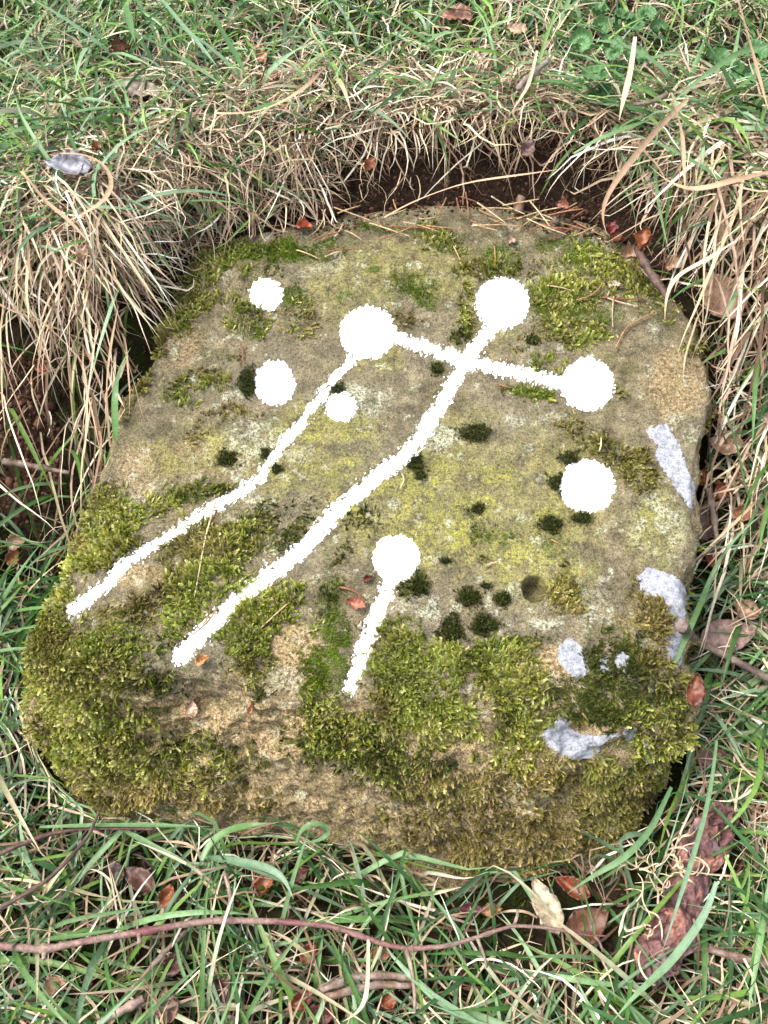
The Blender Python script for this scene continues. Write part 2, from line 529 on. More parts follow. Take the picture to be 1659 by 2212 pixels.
def mossfield(x, y, kinds):
    f = np.zeros(np.shape(x))
    for (cx, cy, rx, ry, ro, k, dn) in MOSS:
        if k in kinds:
            c, s = math.cos(math.radians(ro)), math.sin(math.radians(ro))
            dx, dy = x - cx, y - cy
            d = np.hypot((dx * c + dy * s) / rx, (-dx * s + dy * c) / ry)
            f = np.maximum(f, min(dn, 1) * (1 - sm(0.6, 1.08, d)))
    return f


# ------------------------------------------------------------------ stone mesh
NT, NB = 230, 170
ux, uy = np.cos(ANG), np.sin(ANG)
SH = 0.955 - 0.065 * sm(0.25, 0.8, -uy)                       # the front shoulder is rounder than the back edge
rows = []
for k in range(NT + 1):
    r = RT * SH * (k / NT)
    x = CC[0] + ux * r; y = CC[1] + uy * r
    rows.append(np.stack([x, y, ztop(x, y)], 1))
zb = -0.06
for k in range(1, NB + 1):
    s = k / NB
    b0, b1, b2, b3 = (1 - s) ** 3, 3 * s * (1 - s) ** 2, 3 * s * s * (1 - s), s ** 3
    r0, r1 = RT * SH, RT * (1.0 + 0.015)
    r2 = RT * 1.02 + (RB - RT) * 0.55
    r3 = RB
    r = b0 * r0 + b1 * r1 + b2 * r2 + b3 * r3
    x0, y0 = CC[0] + ux * RT, CC[1] + uy * RT
    zt = ztop(x0, y0)
    zt0 = ztop(CC[0] + ux * r0, CC[1] + uy * r0)
    z = b0 * zt0 + b1 * (zt - 0.002) + b2 * (zt * 0.55) + b3 * zb
    rows.append(np.stack([CC[0] + ux * r, CC[1] + uy * r, z], 1))
G = np.array(rows)                                             # (R, NA, 3)
R_ = G.shape[0]


def grid_normals(G):
    du = np.roll(G, -1, 1) - np.roll(G, 1, 1)
    dv = np.empty_like(G)
    dv[1:-1] = G[2:] - G[:-2]; dv[0] = G[1] - G[0]; dv[-1] = G[-1] - G[-2]
    n = np.cross(dv, du)
    n = norm(n)
    n[0] = np.array([0, -TOPSL, 1]) / math.hypot(1, TOPSL)
    return n


N0 = grid_normals(G)
P = G.reshape(-1, 3); N = N0.reshape(-1, 3)
side = np.clip((np.repeat(np.arange(R_), NA) - NT) / (NB * 0.35), 0, 1)
dsp = fbm(P * 5, 1, 3) * (0.009 + 0.014 * side)
dsp += fbm(P * np.array([22, 22, 22]), 7, 3) * (0.0028 + 0.0058 * side)
strat = fbm(P * np.array([14, 14, 36]) + fbm(P * 6, 31, 2)[:, None] * np.array([0, 0, 1.6]), 12, 3)      # bedding ledges on the sides
dsp += side * (np.abs(strat) * 0.014 - 0.005)
dsp += side * (np.abs(fbm(P * np.array([30, 30, 38]), 14, 3)) * -0.016 + np.abs(fbm(P * 11, 16, 3)) * 0.03 - .004)
dsp += fbm(P * 90, 20, 3) * (0.0011 + 0.0012 * side)
P = P + N * dsp[:, None]
# carve cups, grooves and the drill hole
px, py = project(P)
vis = (N @ norm(FWD)) < 0.2
wf = white_smooth(px, py)
carve = sm(-8, 26, wf) * 0.0055 * (1 - side * 0.65)
hd = np.hypot(px - 1155, (py - 1271)) + n2(px, py, 1 / 12., 9) * 3.0
carve = carve + (1 - sm(22, 30, hd)) * 0.032
P = P - N * np.where(vis, carve, 0)[:, None]
SP = P.reshape(R_, NA, 3)
px, py = project(P)
algae = blobs(px, py, ALGAE, 22, 3) * (0.45 + 0.55 * sm(-.25, .25, n2(px, py, 1 / 70., 41, 3)))
pale = blobs(px, py, PALE, 16, 13) * sm(-.35, .15, n2(px, py, 1 / 26., 43, 3))
pale = np.maximum(pale, 0.7 * sm(.33, .45, n2(px, py, 1 / 22., 47, 3)))
tanm = np.maximum(blobs(px, py, TAN, 20, 23), side * 0.65)
film = np.maximum(mossfield(px, py, 'C'), 0.35 * sm(.1, .4, n2(px, py, 1 / 40., 45, 3)))
film *= sm(-.45, .0, n2(px, py, 1 / 18., 46, 2)) 
felt_shade = mossfield(px, py, 'AKD') * sm(-.1, .4, n2(px, py, 1 / 16., 49, 3)) * 0.75  # moss base tone, darkened so the gaps between shoots look shaded
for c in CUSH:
    felt_shade = np.maximum(felt_shade, 0.8 * (1 - sm(.5, 1.1, np.hypot((px - c[0]) / c[2], (py - c[1]) / c[3]))))
hole = 1 - sm(18, 30, hd)
algae = algae * (1 - side) 
ii = np.arange(R_ - 1)[:, None] * NA + np.arange(NA)[None, :]
jj = np.arange(R_ - 1)[:, None] * NA + (np.arange(NA)[None, :] + 1) % NA
F = np.stack([ii, ii + NA, jj + NA, jj], -1).reshape(-1, 4)
STONE_ROOT = empty('carved_stone', (CC[0], CC[1], 0.0))
tag(STONE_ROOT, 'large mossy sandstone slab set in the grass bank, carved with white cup marks and grooves', 'carved stone')
stone = mesh('stone_body', P, F, M['stone'], STONE_ROOT, extra={'algae': algae, 'pale': pale, 'tan': tanm, 'film': film, 'felt_shade': felt_shade})
bvh_s = BVHTree.FromPolygons([tuple(v) for v in P], [tuple(f) for f in F], all_triangles=False)


# ------------------------------------------------------------------ ground
def zground(x, y):
    x = np.asarray(x, float); y = np.asarray(y, float)
    rt, rb, r = rtop_at(x, y)
    left = 1 - sm(-0.35, -0.1, x)
    right = 0.02 * sm(.2, .4, y) + 0.40 * sm(0.40, 1.16, y)
    lft = 0.05 * sm(.3, .6, y) + 0.38 * sm(0.68, 0.98, y - 0.10 * sm(-.4, -.8, x))
    z = left * lft + (1 - left) * right
    z = z + 0.075 * np.clip(y - 1.1, 0, 20) * sm(1.1, 1.5, y)
    d = r - rt
    # the hollow behind the stone: dark bare earth level with the stone, then the turf lip
    back = sm(0.86, 0.99, y) * (1 - sm(.44, .66, np.abs(x - 0.06)))
    wdp = 0.066 - 0.022 * sm(-.12, .06, x) * (1 - sm(.26, .42, x))
    pit = 1 - sm(wdp * .2, wdp * 1.25, d)
    zs = ztop(x, y) + 0.016 - 0.05 * sm(0.02, -0.05, d)
    lip = 0.47 + 0.075 * np.clip(y - 1.1, 0, 20)
    z = np.where(back > 0, z * (1 - back) + back * ((1 - pit) * np.maximum(z, lip) + pit * zs), z)
    # hollow along the sides of the stone
    side_h = (1 - sm(0.0, 0.07, d)) * (1 - back) * sm(.35, .5, y) * (1 - sm(.86, .96, y) * (x < 0))
    z = z - 0.05 * side_h - 0.018 * (1 - sm(.0, .08, r - np.maximum(rt, rb))) * (1 - sm(.4, .5, y))
    z = z + n2(x, y, 5.0, 61, 3) * 0.02 * (0.4 + 0.6 * (d > 0.05)) + n2(x, y, 24.0, 62, 2) * 0.006
    # keep the soil below the stone top except where it spills over the middle of the back edge
    spill = back * sm(-.16, -.04, x) * (1 - sm(.34, .46, x))
    zmax = ztop(x, y) + 0.02 * spill - 0.035 * sm(0.012, -0.02, d) * (1 - spill)
    z = np.where(d < 0.012, np.minimum(z, zmax), z)
    return z


gx = np.concatenate([np.linspace(-60, -4, 12), np.linspace(-3.5, -1.3, 14), np.linspace(-1.25, 1.25, 320), np.linspace(1.3, 3.5, 14), np.linspace(4, 60, 12)])
gy = np.concatenate([np.linspace(-20, -1, 8), np.linspace(-0.6, 0.0, 12), np.linspace(0.02, 2.3, 300), np.linspace(2.4, 6, 24), np.linspace(8, 90, 14)])
GX, GY = np.meshgrid(gx, gy)
GZ = zground(GX, GY)
gp = np.stack([GX.ravel(), GY.ravel(), GZ.ravel()], 1)
nx = len(gx)
a = (np.arange(len(gy) - 1)[:, None] * nx + np.arange(nx - 1)[None, :])
gf = np.stack([a, a + 1, a + nx + 1, a + nx], -1).reshape(-1, 4)
rt_, rb_, r_ = rtop_at(gp[:, 0], gp[:, 1])
mossy = np.clip(1 - 0.9 * (sm(.9, 1.0, gp[:, 1]) * (1 - sm(.02, .12, r_ - rt_))), 0, 1)
ground = mesh('ground', gp, gf, M['ground'], extra={'mossy': mossy})
tag(ground, 'dark earth of the bank under the grass', None, None, 'structure')
bvh_g = BVHTree.FromPolygons([tuple(v) for v in gp], [tuple(f) for f in gf], all_triangles=False)
CV = Vector(CAM)


def hit(px, py, what='both'):
    d = Vector(rays(px, py))
    best = None
    for nm, bv in (('s', bvh_s), ('g', bvh_g)):
        if what != 'both' and what != nm: continue
        h = bv.ray_cast(CV, d)
        if h[0] is not None and (best is None or h[3] < best[2]):
            n = h[1]
            if n.dot(d) > 0: n = -n
            best = (np.array(h[0]), np.array(n), h[3], nm)
    return best


def lifted(px, py, lift, what='both'):
    """the point where this sight line passes 'lift' metres above the surface"""
    h = hit(px, py, what)
    d = rays(px, py)
    return h[0] - d * (lift / max(0.25, -d[2]))


# ------------------------------------------------------------------ contour meshes (white marks, lichen)
def contour(name, field, box, step, mat, parent, proud, depth=0.003, largest=False, h_noise=0.0):
    x0, y0, x1, y1 = box
    xs = np.arange(x0, x1 + step, step); ys = np.arange(y0, y1 + step, step)
    X, Y = np.meshgrid(xs, ys)
    Fv = field(X, Y)
    verts = {}; pts = []; tris = []

    def node(i, j):
        k = ('n', i, j)
        if k not in verts:
            verts[k] = len(pts); pts.append((X[j, i], Y[j, i]))
        return verts[k]

    def edge(i0, j0, i1, j1):
        k = ('e', min((i0, j0), (i1, j1)), max((i0, j0), (i1, j1)))
        if k not in verts:
            f0, f1 = Fv[j0, i0], Fv[j1, i1]
            u = f0 / (f0 - f1)
            verts[k] = len(pts)
            pts.append((X[j0, i0] + u * (X[j1, i1] - X[j0, i0]), Y[j0, i0] + u * (Y[j1, i1] - Y[j0, i0])))
        return verts[k]
    ins = Fv > 0
    any_ = ins[:-1, :-1] | ins[1:, :-1] | ins[:-1, 1:] | ins[1:, 1:]
    for j, i in zip(*np.nonzero(any_)):
        cs_ = [(i, j), (i + 1, j), (i + 1, j + 1), (i, j + 1)]
        poly = []
        for q in range(4):
            a_, b_ = cs_[q], cs_[(q + 1) % 4]
            ia, ib = ins[a_[1], a_[0]], ins[b_[1], b_[0]]
            if ia: poly.append(node(*a_))
            if ia != ib: poly.append(edge(*a_, *b_))
        for q in range(1, len(poly) - 1):
            tris.append((poly[0], poly[q], poly[q + 1]))
    if not tris: return None
    V3 = []; NN = []
    pa = np.array(pts)
    hn = n2(pa[:, 0], pa[:, 1], 1 / 7., 77, 2) * h_noise
    ok = np.ones(len(pts), bool)
    for q, (x, y) in enumerate(pts):
        h = hit(x, y, 's')
        if h is None:
            ok[q] = False; V3.append((0, 0, 0)); NN.append((0, 0, 1)); continue
        V3.append(h[0] + h[1] * (proud + hn[q])); NN.append(h[1])
    tris = [t_ for t_ in tris if ok[t_[0]] and ok[t_[1]] and ok[t_[2]]]
    if largest:
        par = list(range(len(pts)))

        def root_(a_):
            while par[a_] != a_:
                par[a_] = par[par[a_]]; a_ = par[a_]
            return a_
        for t_ in tris:
            for q in (1, 2): par[root_(t_[q])] = root_(t_[0])
        rt_l = [root_(t_[0]) for t_ in tris]
        best_ = max(set(rt_l), key=rt_l.count)
        tris = [t_ for t_, q in zip(tris, rt_l) if q == best_]
    tris = [(t_[0], t_[2], t_[1]) for t_ in tris]
    V3 = np.array(V3); NN = np.array(NN)
    # skirt
    cnt = {}
    for t_ in tris:
        for q in range(3):
            e = (t_[q], t_[(q + 1) % 3]); cnt[e] = 1
    be = [e for e in cnt if (e[1], e[0]) not in cnt]
    n0 = len(V3)
    low = {}
    add = []
    for e in be:
        for v in e:
            if v not in low:
                low[v] = n0 + len(add); add.append(V3[v] - NN[v] * (proud + depth))
    quads = [(e[1], e[0], low[e[0]], low[e[1]]) for e in be]
    if add: V3 = np.concatenate([V3, np.array(add)])
    tri_, qd_ = np.array(tris), np.array(quads)
    used = np.unique(np.concatenate([tri_.ravel(), qd_.ravel()]))
    rm = np.zeros(len(V3), int); rm[used] = np.arange(len(used))
    return mesh(name, V3[used], [rm[tri_], rm[qd_]], mat, parent)


def rag(X, Y, seed, amp):
    """ragged, comb-like edge of the white filling"""
    a = n2(X + 0.8 * Y, (Y - X) * 0.45, 1 / 4.6, seed, 1)
    c_ = n2(X, Y, 1 / 2.6, seed + 7, 1)
    b_ = n2(X, Y, 1 / 15., seed + 3, 2)
    return amp * (1.1 * a + 0.7 * c_ + 0.5 * b_)


def pits(X, Y, g, seed, depth):
    """small holes in the filling, close to its edge"""
    q = n2(X + 0.5 * Y, Y - 0.2 * X, 1 / 3.6, seed, 1)
    return np.where((q > .33) & (g < depth), .33 - q, g)


def poly_field(x, y, pts):
    pts = np.array(pts, float)
    ins = np.zeros(np.shape(x), bool); dm = np.full(np.shape(x), 1e9)
    n_ = len(pts)
    for i in range(n_):
        a_, b_ = pts[i], pts[(i + 1) % n_]
        c_ = ((a_[1] > y) != (b_[1] > y)) & (x < (b_[0] - a_[0]) * (y - a_[1]) / (b_[1] - a_[1] + 1e-9) + a_[0])
        ins ^= c_
        d = b_ - a_
        u = np.clip(((x - a_[0]) * d[0] + (y - a_[1]) * d[1]) / (d @ d), 0, 1)
        dm = np.minimum(dm, np.hypot(x - a_[0] - u * d[0], y - a_[1] - u * d[1]))
    return np.where(ins, dm, -dm)


done = []
for i, c in enumerate(CUPS):
    def f(X, Y, c=c, i=i):
        g = cup_field(X, Y, c)
        ang = np.arctan2(Y - c[1], X - c[0])
        saw = 3.0 * np.abs(((ang * (13 if c[2] > 40 else 9) / math.pi + 0.3) % 1) - 0.5) * (0.6 + 0.6 * np.cos(ang))
        g = g + rag(X, Y, 200 + i, 4.2) - 2.2 * saw + 1
        return pits(X, Y, g, 300 + i, 6)
    contour('white_cup_mark', f, (c[0] - c[2] - 10, c[1] - c[3] - 10, c[0] + c[2] + 10, c[1] + c[3] + 10), 1.5, M['chalk'], STONE_ROOT, 0.0012)
    done.append(('cup', c))
for i, l in enumerate(LINES):
    pts = np.array(l[0]); mw = max(l[1], l[2]) + 14

    def f(X, Y, l=l, i=i):
        g = seg_field(X, Y, *l) + rag(X, Y, 230 + i, 8.5)
        g = pits(X, Y, g, 330 + i, 10)
        for c in CUPS: g = np.minimum(g, -cup_field(X, Y, c) + 3)
        for q in range(i):
            g = np.minimum(g, -(seg_field(X, Y, *LINES[q])) + 5)
        return g
    contour('white_groove', f, (*(pts.min(0) - mw), *(pts.max(0) + mw)), 1.5, M['chalk'], STONE_ROOT, 0.0007 + 0.0001 * i)

LICH = [[(1395, 930), (1440, 918), (1465, 960), (1482, 1010), (1499, 1050), (1493, 1098), (1470, 1066), (1440, 1022), (1418, 990), (1422, 960)],
        [(1376, 1250), (1400, 1228), (1450, 1243), (1480, 1268), (1478, 1330), (1473, 1390), (1470, 1438), (1446, 1424), (1440, 1376), (1456, 1345), (1432, 1300), (1395, 1292)],
        [(1205, 1402), (1230, 1378), (1256, 1400), (1264, 1458), (1240, 1464), (1208, 1430)],
        [(1298, 1424), (1313, 1418), (1312, 1452), (1296, 1452)], [(1326, 1430), (1346, 1408), (1364, 1424), (1352, 1452), (1334, 1442)],
        [(1168, 1586), (1198, 1562), (1216, 1548), (1232, 1574), (1262, 1590), (1300, 1592), (1336, 1586), (1304, 1602), (1286, 1632), (1240, 1642), (1208, 1626), (1180, 1606)],
        [(1348, 1580), (1372, 1572), (1368, 1596), (1358, 1606)], [(1400, 1470), (1412, 1463), (1414, 1492), (1402, 1497)], [(1390, 1600), (1400, 1596), (1404, 1636), (1396, 1644)]]
for i, pl_ in enumerate(LICH):
    q = np.array(pl_)
    contour('lichen_patch', lambda X, Y, pl_=pl_, i=i: poly_field(X, Y, pl_) + rag(X, Y, 260 + i, 3.5) + 2, (*(q.min(0) - 12), *(q.max(0) + 12)), 2.4,
            M['lichen'], STONE_ROOT, 0.0007, h_noise=0.0003, largest=True)


# ------------------------------------------------------------------ moss
def sprig_template(kind, seed):
    r = random.Random(seed)
    V = []; F_ = []

    def tri(a, b_, c):
        k = len(V); V.extend([a, b_, c]); F_.append((k, k + 1, k + 2))
    bend = lambda z: 0.22 * z * z
    n_ = 7 if kind == 'f' else 4
    w = 0.085
    tri((-w, 0, 0), (w, 0, 0), (bend(1), 0, 1.0))
    tri((0, -w, 0), (0, w, 0), (bend(1), 0, 1.0))
    for k in range(n_):
        z = 0.12 + 0.8 * k / n_
        L = (0.21 if kind == 'f' else 0.42) * (1 - 0.55 * z) * r.uniform(.75, 1.3)
        for s in (-1, 1):
            a = (0 if kind == 'f' else math.pi * 0.5 * (k % 2)) + r.uniform(-.5, .5)
            dx, dy = math.sin(a) * L * s, math.cos(a) * L * s
            up_ = L * r.uniform(.7, 1.3)
            b0 = bend(z)
            tri((b0, 0, z - 0.05), (b0 + dx, dy, z + up_), (b0 + dy * .12, -dx * .12, z + 0.14))
    return np.array(V), np.array(F_)


TPL = [sprig_template('f', s) for s in range(3)] + [sprig_template('s', s + 9) for s in range(2)]


def sprigs(base, dirs, length, color, seed=0, tmpls=None):
    r = np.random.default_rng(seed)
    Vs, Fs, Cs = [], [], []
    off = 0
    tm = tmpls or [0, 1, 2, 3, 4]
    pick = r.integers(0, len(tm), len(base))
    for ti, tt in enumerate(tm):
        sel = np.nonzero(pick == ti)[0]
        if not len(sel): continue
        V, F_ = TPL[tt]
        d = norm(dirs[sel])
        a = r.normal(size=d.shape); xax = norm(np.cross(a, d)); yax = np.cross(d, xax)
        L = length[sel][:, None, None]
        wv = r.uniform(.75, 1.25, len(sel))[:, None, None]
        W_ = base[sel][:, None, :] + L * (V[None, :, 0:1] * wv * xax[:, None, :] + V[None, :, 1:2] * wv * yax[:, None, :] + V[None, :, 2:3] * d[:, None, :])
        Vs.append(W_.reshape(-1, 3))
        Fs.append((F_[None] + (np.arange(len(sel)) * len(V))[:, None, None] + off).reshape(-1, 3))
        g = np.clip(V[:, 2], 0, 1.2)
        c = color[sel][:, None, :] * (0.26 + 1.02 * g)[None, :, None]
        Cs.append(c.reshape(-1, 3))
        off += len(sel) * len(V)
    return np.concatenate(Vs), np.concatenate(Fs), np.concatenate(Cs)


MC = {'A': (srgb(158, 156, 74), srgb(192, 188, 118), srgb(132, 140, 48)), 'D': (srgb(150, 134, 80), srgb(122, 114, 50), srgb(172, 156, 106)),
      'C': (srgb(108, 136, 24), srgb(88, 118, 20), srgb(130, 148, 40)), 'K': (srgb(78, 86, 32), srgb(58, 68, 26), srgb(104, 106, 46))}
MLEN = {'A': (.0055, .0125), 'D': (.005, .0115), 'C': (.0025, .0048), 'K': (.0045, .009)}
MDEN = {'A': 1 / 15., 'D': 1 / 15., 'C': 1 / 6.5, 'K': 1 / 15.}
acc = {k: [[], [], [], []] for k in 'ADCK'}
for bi, (cx, cy, rx, ry, ro, k, dn) in enumerate(MOSS):
    n_ = int(math.pi * rx * ry * 1.69 * MDEN[k] * dn)
    rr = np.sqrt(rng.random(n_)) * 1.3
    aa = rng.random(n_) * 2 * math.pi
    lx, ly = rr * np.cos(aa) * rx, rr * np.sin(aa) * ry
    c, s = math.cos(math.radians(ro)), math.sin(math.radians(ro))
    X = cx + lx * c - ly * s; Y = cy + lx * s + ly * c
    nz = n2(X, Y, 1 / 17., 500 + (bi % 7), 3)
    nz = nz + 0.5 * n2(X, Y, 1 / 7., 520 + (bi % 5), 2)
    keep = sm(-.28, .38, 1.35 * nz + 0.40 - 1.0 * sm(0.35, 1.3, rr) + (dn - 0.8) * 0.55) > rng.random(n_)
    wfv = white_smooth(X, Y)
    keep &= wfv < -2 + 4 * rng.random(n_)
    keep &= np.hypot(X - 1155, Y - 1271) > 29
    for x, y in zip(X[keep], Y[keep]):
        h = hit(x, y, 's')
        if h is None: continue
        acc[k][0].append(h[0]); acc[k][1].append(h[1]); acc[k][2].append(x); acc[k][3].append(y)
lich_f = lambda x, y: np.max([poly_field(x, y, q) for q in LICH], axis=0)
NAMES = {'A': 'feather_moss', 'D': 'olive_moss', 'C': 'short_moss', 'K': 'dark_moss'}
for k in 'ADCK':
    B = np.array(acc[k][0]); Nn = np.array(acc[k][1]); X = np.array(acc[k][2]); Y = np.array(acc[k][3])
    ok = lich_f(X, Y) < 1
    B, Nn, X, Y = B[ok], Nn[ok], X[ok], Y[ok]
    # the faces hidden from the camera carry moss too
    n_ = 1500 if k in 'AD' else 500
    ri = rng.integers(NT + 20, R_ - 30, n_ * 3); ai = rng.integers(0, NA, n_ * 3)
    b2 = SP[ri, ai]; nn2 = N0[ri, ai]
    hid = ((nn2 * norm(CAM - b2)).sum(1) < 0.02) & (fbm(b2 * 14, 71, 2) > -0.1)
    B = np.concatenate([B, b2[hid][:n_]]); Nn = np.concatenate([Nn, nn2[hid][:n_]])
    n_ = len(B)
    tg = rng.normal(size=(n_, 3))
    flow = np.stack([fbm(B * 30, 81, 2), fbm(B * 30, 82, 2), fbm(B * 30, 83, 2)], 1)
    d = Nn * (0.5 if k != 'C' else 1.4) + tg * 0.5 + flow * 1.5 + np.array([0, -0.15, -0.25]) * (1 - Nn[:, 2:3])
    dn_ = (d * Nn).sum(1, keepdims=True)
    d = d + Nn * np.clip(0.2 - dn_, 0, 1)
    L = rng.uniform(*MLEN[k], n_) * (1 + 0.5 * fbm(B * 40, 85, 2))
    cc = np.array(MC[k])[rng.integers(0, 3, n_)]
    big = fbm(B * 18, 91, 3)[:, None]
    cc = cc * (1 + 0.45 * big) * rng.uniform(.75, 1.25, (n_, 1))
    fresh = sm(-.05, .3, fbm(B * 16, 97, 3))[:, None] * (0.45 if k == 'A' else 0.25 if k == 'D' else 0)
    cc = cc * (1 - fresh) + fresh * srgb(124, 144, 54) * rng.uniform(.7, 1.25, (n_, 1))
    dry = sm(.15, .45, fbm(B * 25, 95, 3))[:, None] * (0.55 if k in 'AD' else 0.1)
    cc = cc * (1 - dry) + dry * srgb(150, 132, 84) * rng.uniform(.7, 1.1, (n_, 1))
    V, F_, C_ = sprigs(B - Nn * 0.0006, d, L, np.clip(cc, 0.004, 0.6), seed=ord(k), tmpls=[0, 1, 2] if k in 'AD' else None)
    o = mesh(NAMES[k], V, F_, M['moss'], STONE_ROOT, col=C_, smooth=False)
    tag(o, kind='stuff')

for ci, (cx, cy, rx, ry) in enumerate(CUSH):
    # a low dark dome and the short shoots that cover it
    na, nr = 20, 6
    V = []
    for a_ in range(nr + 1):
        for b_ in range(na):
            th = 2 * math.pi * b_ / na; q = a_ / nr
            wob = 1 + 0.16 * math.sin(th * 3 + ci) + 0.1 * math.sin(th * 5 + 2 * ci) + .08 * math.sin(th * 9 + 3 * ci)
            h = hit(cx + math.cos(th) * rx * q * wob * .72, cy + math.sin(th) * ry * q * wob * .72, 's')
            V.append(h[0] + h[1] * (0.0035 * math.sqrt(max(0, 1 - q * q)) - 0.0005))
    V = np.array(V)
    F_ = np.array([(a_ * na + b_, (a_ + 1) * na + b_, (a_ + 1) * na + (b_ + 1) % na, a_ * na + (b_ + 1) % na) for a_ in range(nr) for b_ in range(na)])
    n_ = int(math.pi * rx * ry / 3.4)
    rr = np.sqrt(rng.random(n_)) * 1.3; aa = rng.random(n_) * 2 * math.pi
    kp = rr < .82 + .75 * n2(cx + rr * np.cos(aa) * rx, cy + rr * np.sin(aa) * ry, 1 / 13., 600 + ci, 2) + .12 * rng.normal(size=n_)
    rr, aa = rr[kp], aa[kp]; n_ = len(rr)
    wob = 1 + 0.16 * np.sin(aa * 3 + ci) + 0.1 * np.sin(aa * 5 + 2 * ci) + .08 * np.sin(aa * 9 + 3 * ci) + .1 * rng.normal(size=n_)
    B, Nn = [], []
    for x, y, q in zip(cx + rr * np.cos(aa) * rx * wob, cy + rr * np.sin(aa) * ry * wob, rr):
        if white_smooth(np.array(x), np.array(y)) > 0: continue
        h = hit(x, y, 's')
        if h is None: continue
        B.append(h[0] + h[1] * (0.003 * math.sqrt(max(0, 1 - min(q, 1) ** 2)))); Nn.append(h[1])
    B = np.array(B); Nn = np.array(Nn); n_ = len(B)
    d = Nn + rng.normal(size=(n_, 3)) * 0.4
    cc = np.array([srgb(74, 82, 32), srgb(56, 64, 26), srgb(104, 108, 52)])[rng.integers(0, 3, n_)] * rng.uniform(.7, 1.3, (n_, 1))
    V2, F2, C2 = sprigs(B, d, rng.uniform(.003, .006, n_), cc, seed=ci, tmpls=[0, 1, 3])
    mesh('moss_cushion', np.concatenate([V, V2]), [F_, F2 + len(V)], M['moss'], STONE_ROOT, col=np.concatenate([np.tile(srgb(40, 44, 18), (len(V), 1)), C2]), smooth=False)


# ------------------------------------------------------------------ grass
def stone_clear(Pts, lift, drape=0.07):
    """keep blade points outside the stone; returns mask of blades that may stay. Pts (n, s, 3)"""
    x, y, z = Pts[..., 0], Pts[..., 1], Pts[..., 2]
    rt, rb, r = rtop_at(x, y)
    zt = ztop(x, y)
    q = np.clip((zt - z) / 0.28, 0, 1)
    ro = rt * (1 + 0.0) + (rb - rt) * q + 0.012
    inside = (r < ro)
    deep = (r < rt - drape).any(1)
    over = inside & (z > zt - 0.03)
    z2 = np.where(over, np.maximum(z, zt + 0.008 + lift[:, None] * 0.2), z)
    push = inside & ~over
    k = np.where(push, (ro + 0.004) / np.maximum(r, 1e-4), 1)
    Pts = np.stack([CC[0] + (x - CC[0]) * k, CC[1] + (y - CC[1]) * k, z2], -1)
    return Pts, ~deep


def ribbons(Pts, width, roll, color_b, color_t, fold=0.25, tip=0.5):
    """Pts (n,s,3) centre lines -> ribbon mesh arrays, three vertices across (folded along the midrib)"""
    n_, s, _ = Pts.shape
    T = np.empty_like(Pts)
    T[:, 1:-1] = Pts[:, 2:] - Pts[:, :-2]; T[:, 0] = Pts[:, 1] - Pts[:, 0]; T[:, -1] = Pts[:, -1] - Pts[:, -2]
    T = norm(T)
    upv = np.tile(np.array([0.03, 0.02, 1.0]), (n_, s, 1))
    side_ = norm(np.cross(T, upv))
    nn = np.cross(side_, T)
    t_ = np.linspace(0, 1, s)[None, :]
    ro = roll[:, None] if roll.ndim == 1 else roll
    ca, sa = np.cos(ro)[..., None], np.sin(ro)[..., None]
    s2 = side_ * ca + nn * sa
    n2_ = -side_ * sa + nn * ca
    prof = (0.55 + 0.45 * np.minimum(1, t_ * 4)) * (1 - np.clip((t_ - tip) / (1 - tip), 0, 1) ** 1.6)
    w = (width[:, None] * np.maximum(prof, 0.04))[..., None] * 0.5
    A = Pts - s2 * w + n2_ * w * fold; B = Pts; C = Pts + s2 * w + n2_ * w * fold
    V = np.stack([A, B, C], 2).reshape(-1, 3)
    base = (np.arange(n_)[:, None] * s + np.arange(s - 1)[None, :]) * 3
    f1 = np.stack([base, base + 1, base + 4, base + 3], -1).reshape(-1, 4)
    f2 = np.stack([base + 1, base + 2, base + 5, base + 4], -1).reshape(-1, 4)
    tt = t_[..., None]
    c = color_b[:, None, :] * (1 - tt) + color_t[:, None, :] * tt
    c = np.repeat(c[:, :, None, :], 3, 2)
    c[:, :, 1] *= 1.12
    return V, np.concatenate([f1, f2]), c.reshape(-1, 3)


def grow(base, az, length, el0, bend, curl, lift, s=9, wig=0.0):
    n_ = len(base)
    Pts = np.zeros((n_, s, 3)); Pts[:, 0] = base
    p = base.copy()
    wz = rng.normal(size=(n_, s)) * wig; we = rng.normal(size=(n_, s)) * wig * 0.6
    for k in range(1, s):
        t_ = (k - 0.5) / (s - 1)
        el = el0 - bend * t_ + we[:, k]
        a_ = az + curl * t_ + np.cumsum(wz, 1)[:, k]
        st = length / (s - 1)
        p = p + np.stack([np.sin(a_) * np.cos(el), np.cos(a_) * np.cos(el), np.sin(el)], 1) * st[:, None]
        zmin = zground(p[:, 0], p[:, 1]) + lift * min(1, t_ * 3)
        p[:, 2] = np.maximum(p[:, 2], zmin)
        Pts[:, k] = p
    return Pts


GREEN = [srgb(66, 106, 46), srgb(84, 120, 60), srgb(104, 134, 88), srgb(52, 88, 42), srgb(98, 130, 52), srgb(118, 146, 110), srgb(44, 76, 36)]
STRAW = [srgb(208, 189, 160), srgb(182, 159, 129), srgb(230, 216, 192), srgb(150, 124, 100), srgb(200, 182, 146), srgb(178, 152, 130), srgb(112, 88, 70)]
BRIGHT = [srgb(108, 146, 54), srgb(92, 134, 50), srgb(126, 158, 76), srgb(114, 148, 92)]
LITTER = [srgb(70, 48, 36), srgb(92, 66, 48), srgb(54, 38, 30), srgb(120, 92, 70)]
clear_spots = []            # (x, y, radius): fallen leaves and other things that the grass leaves partly open


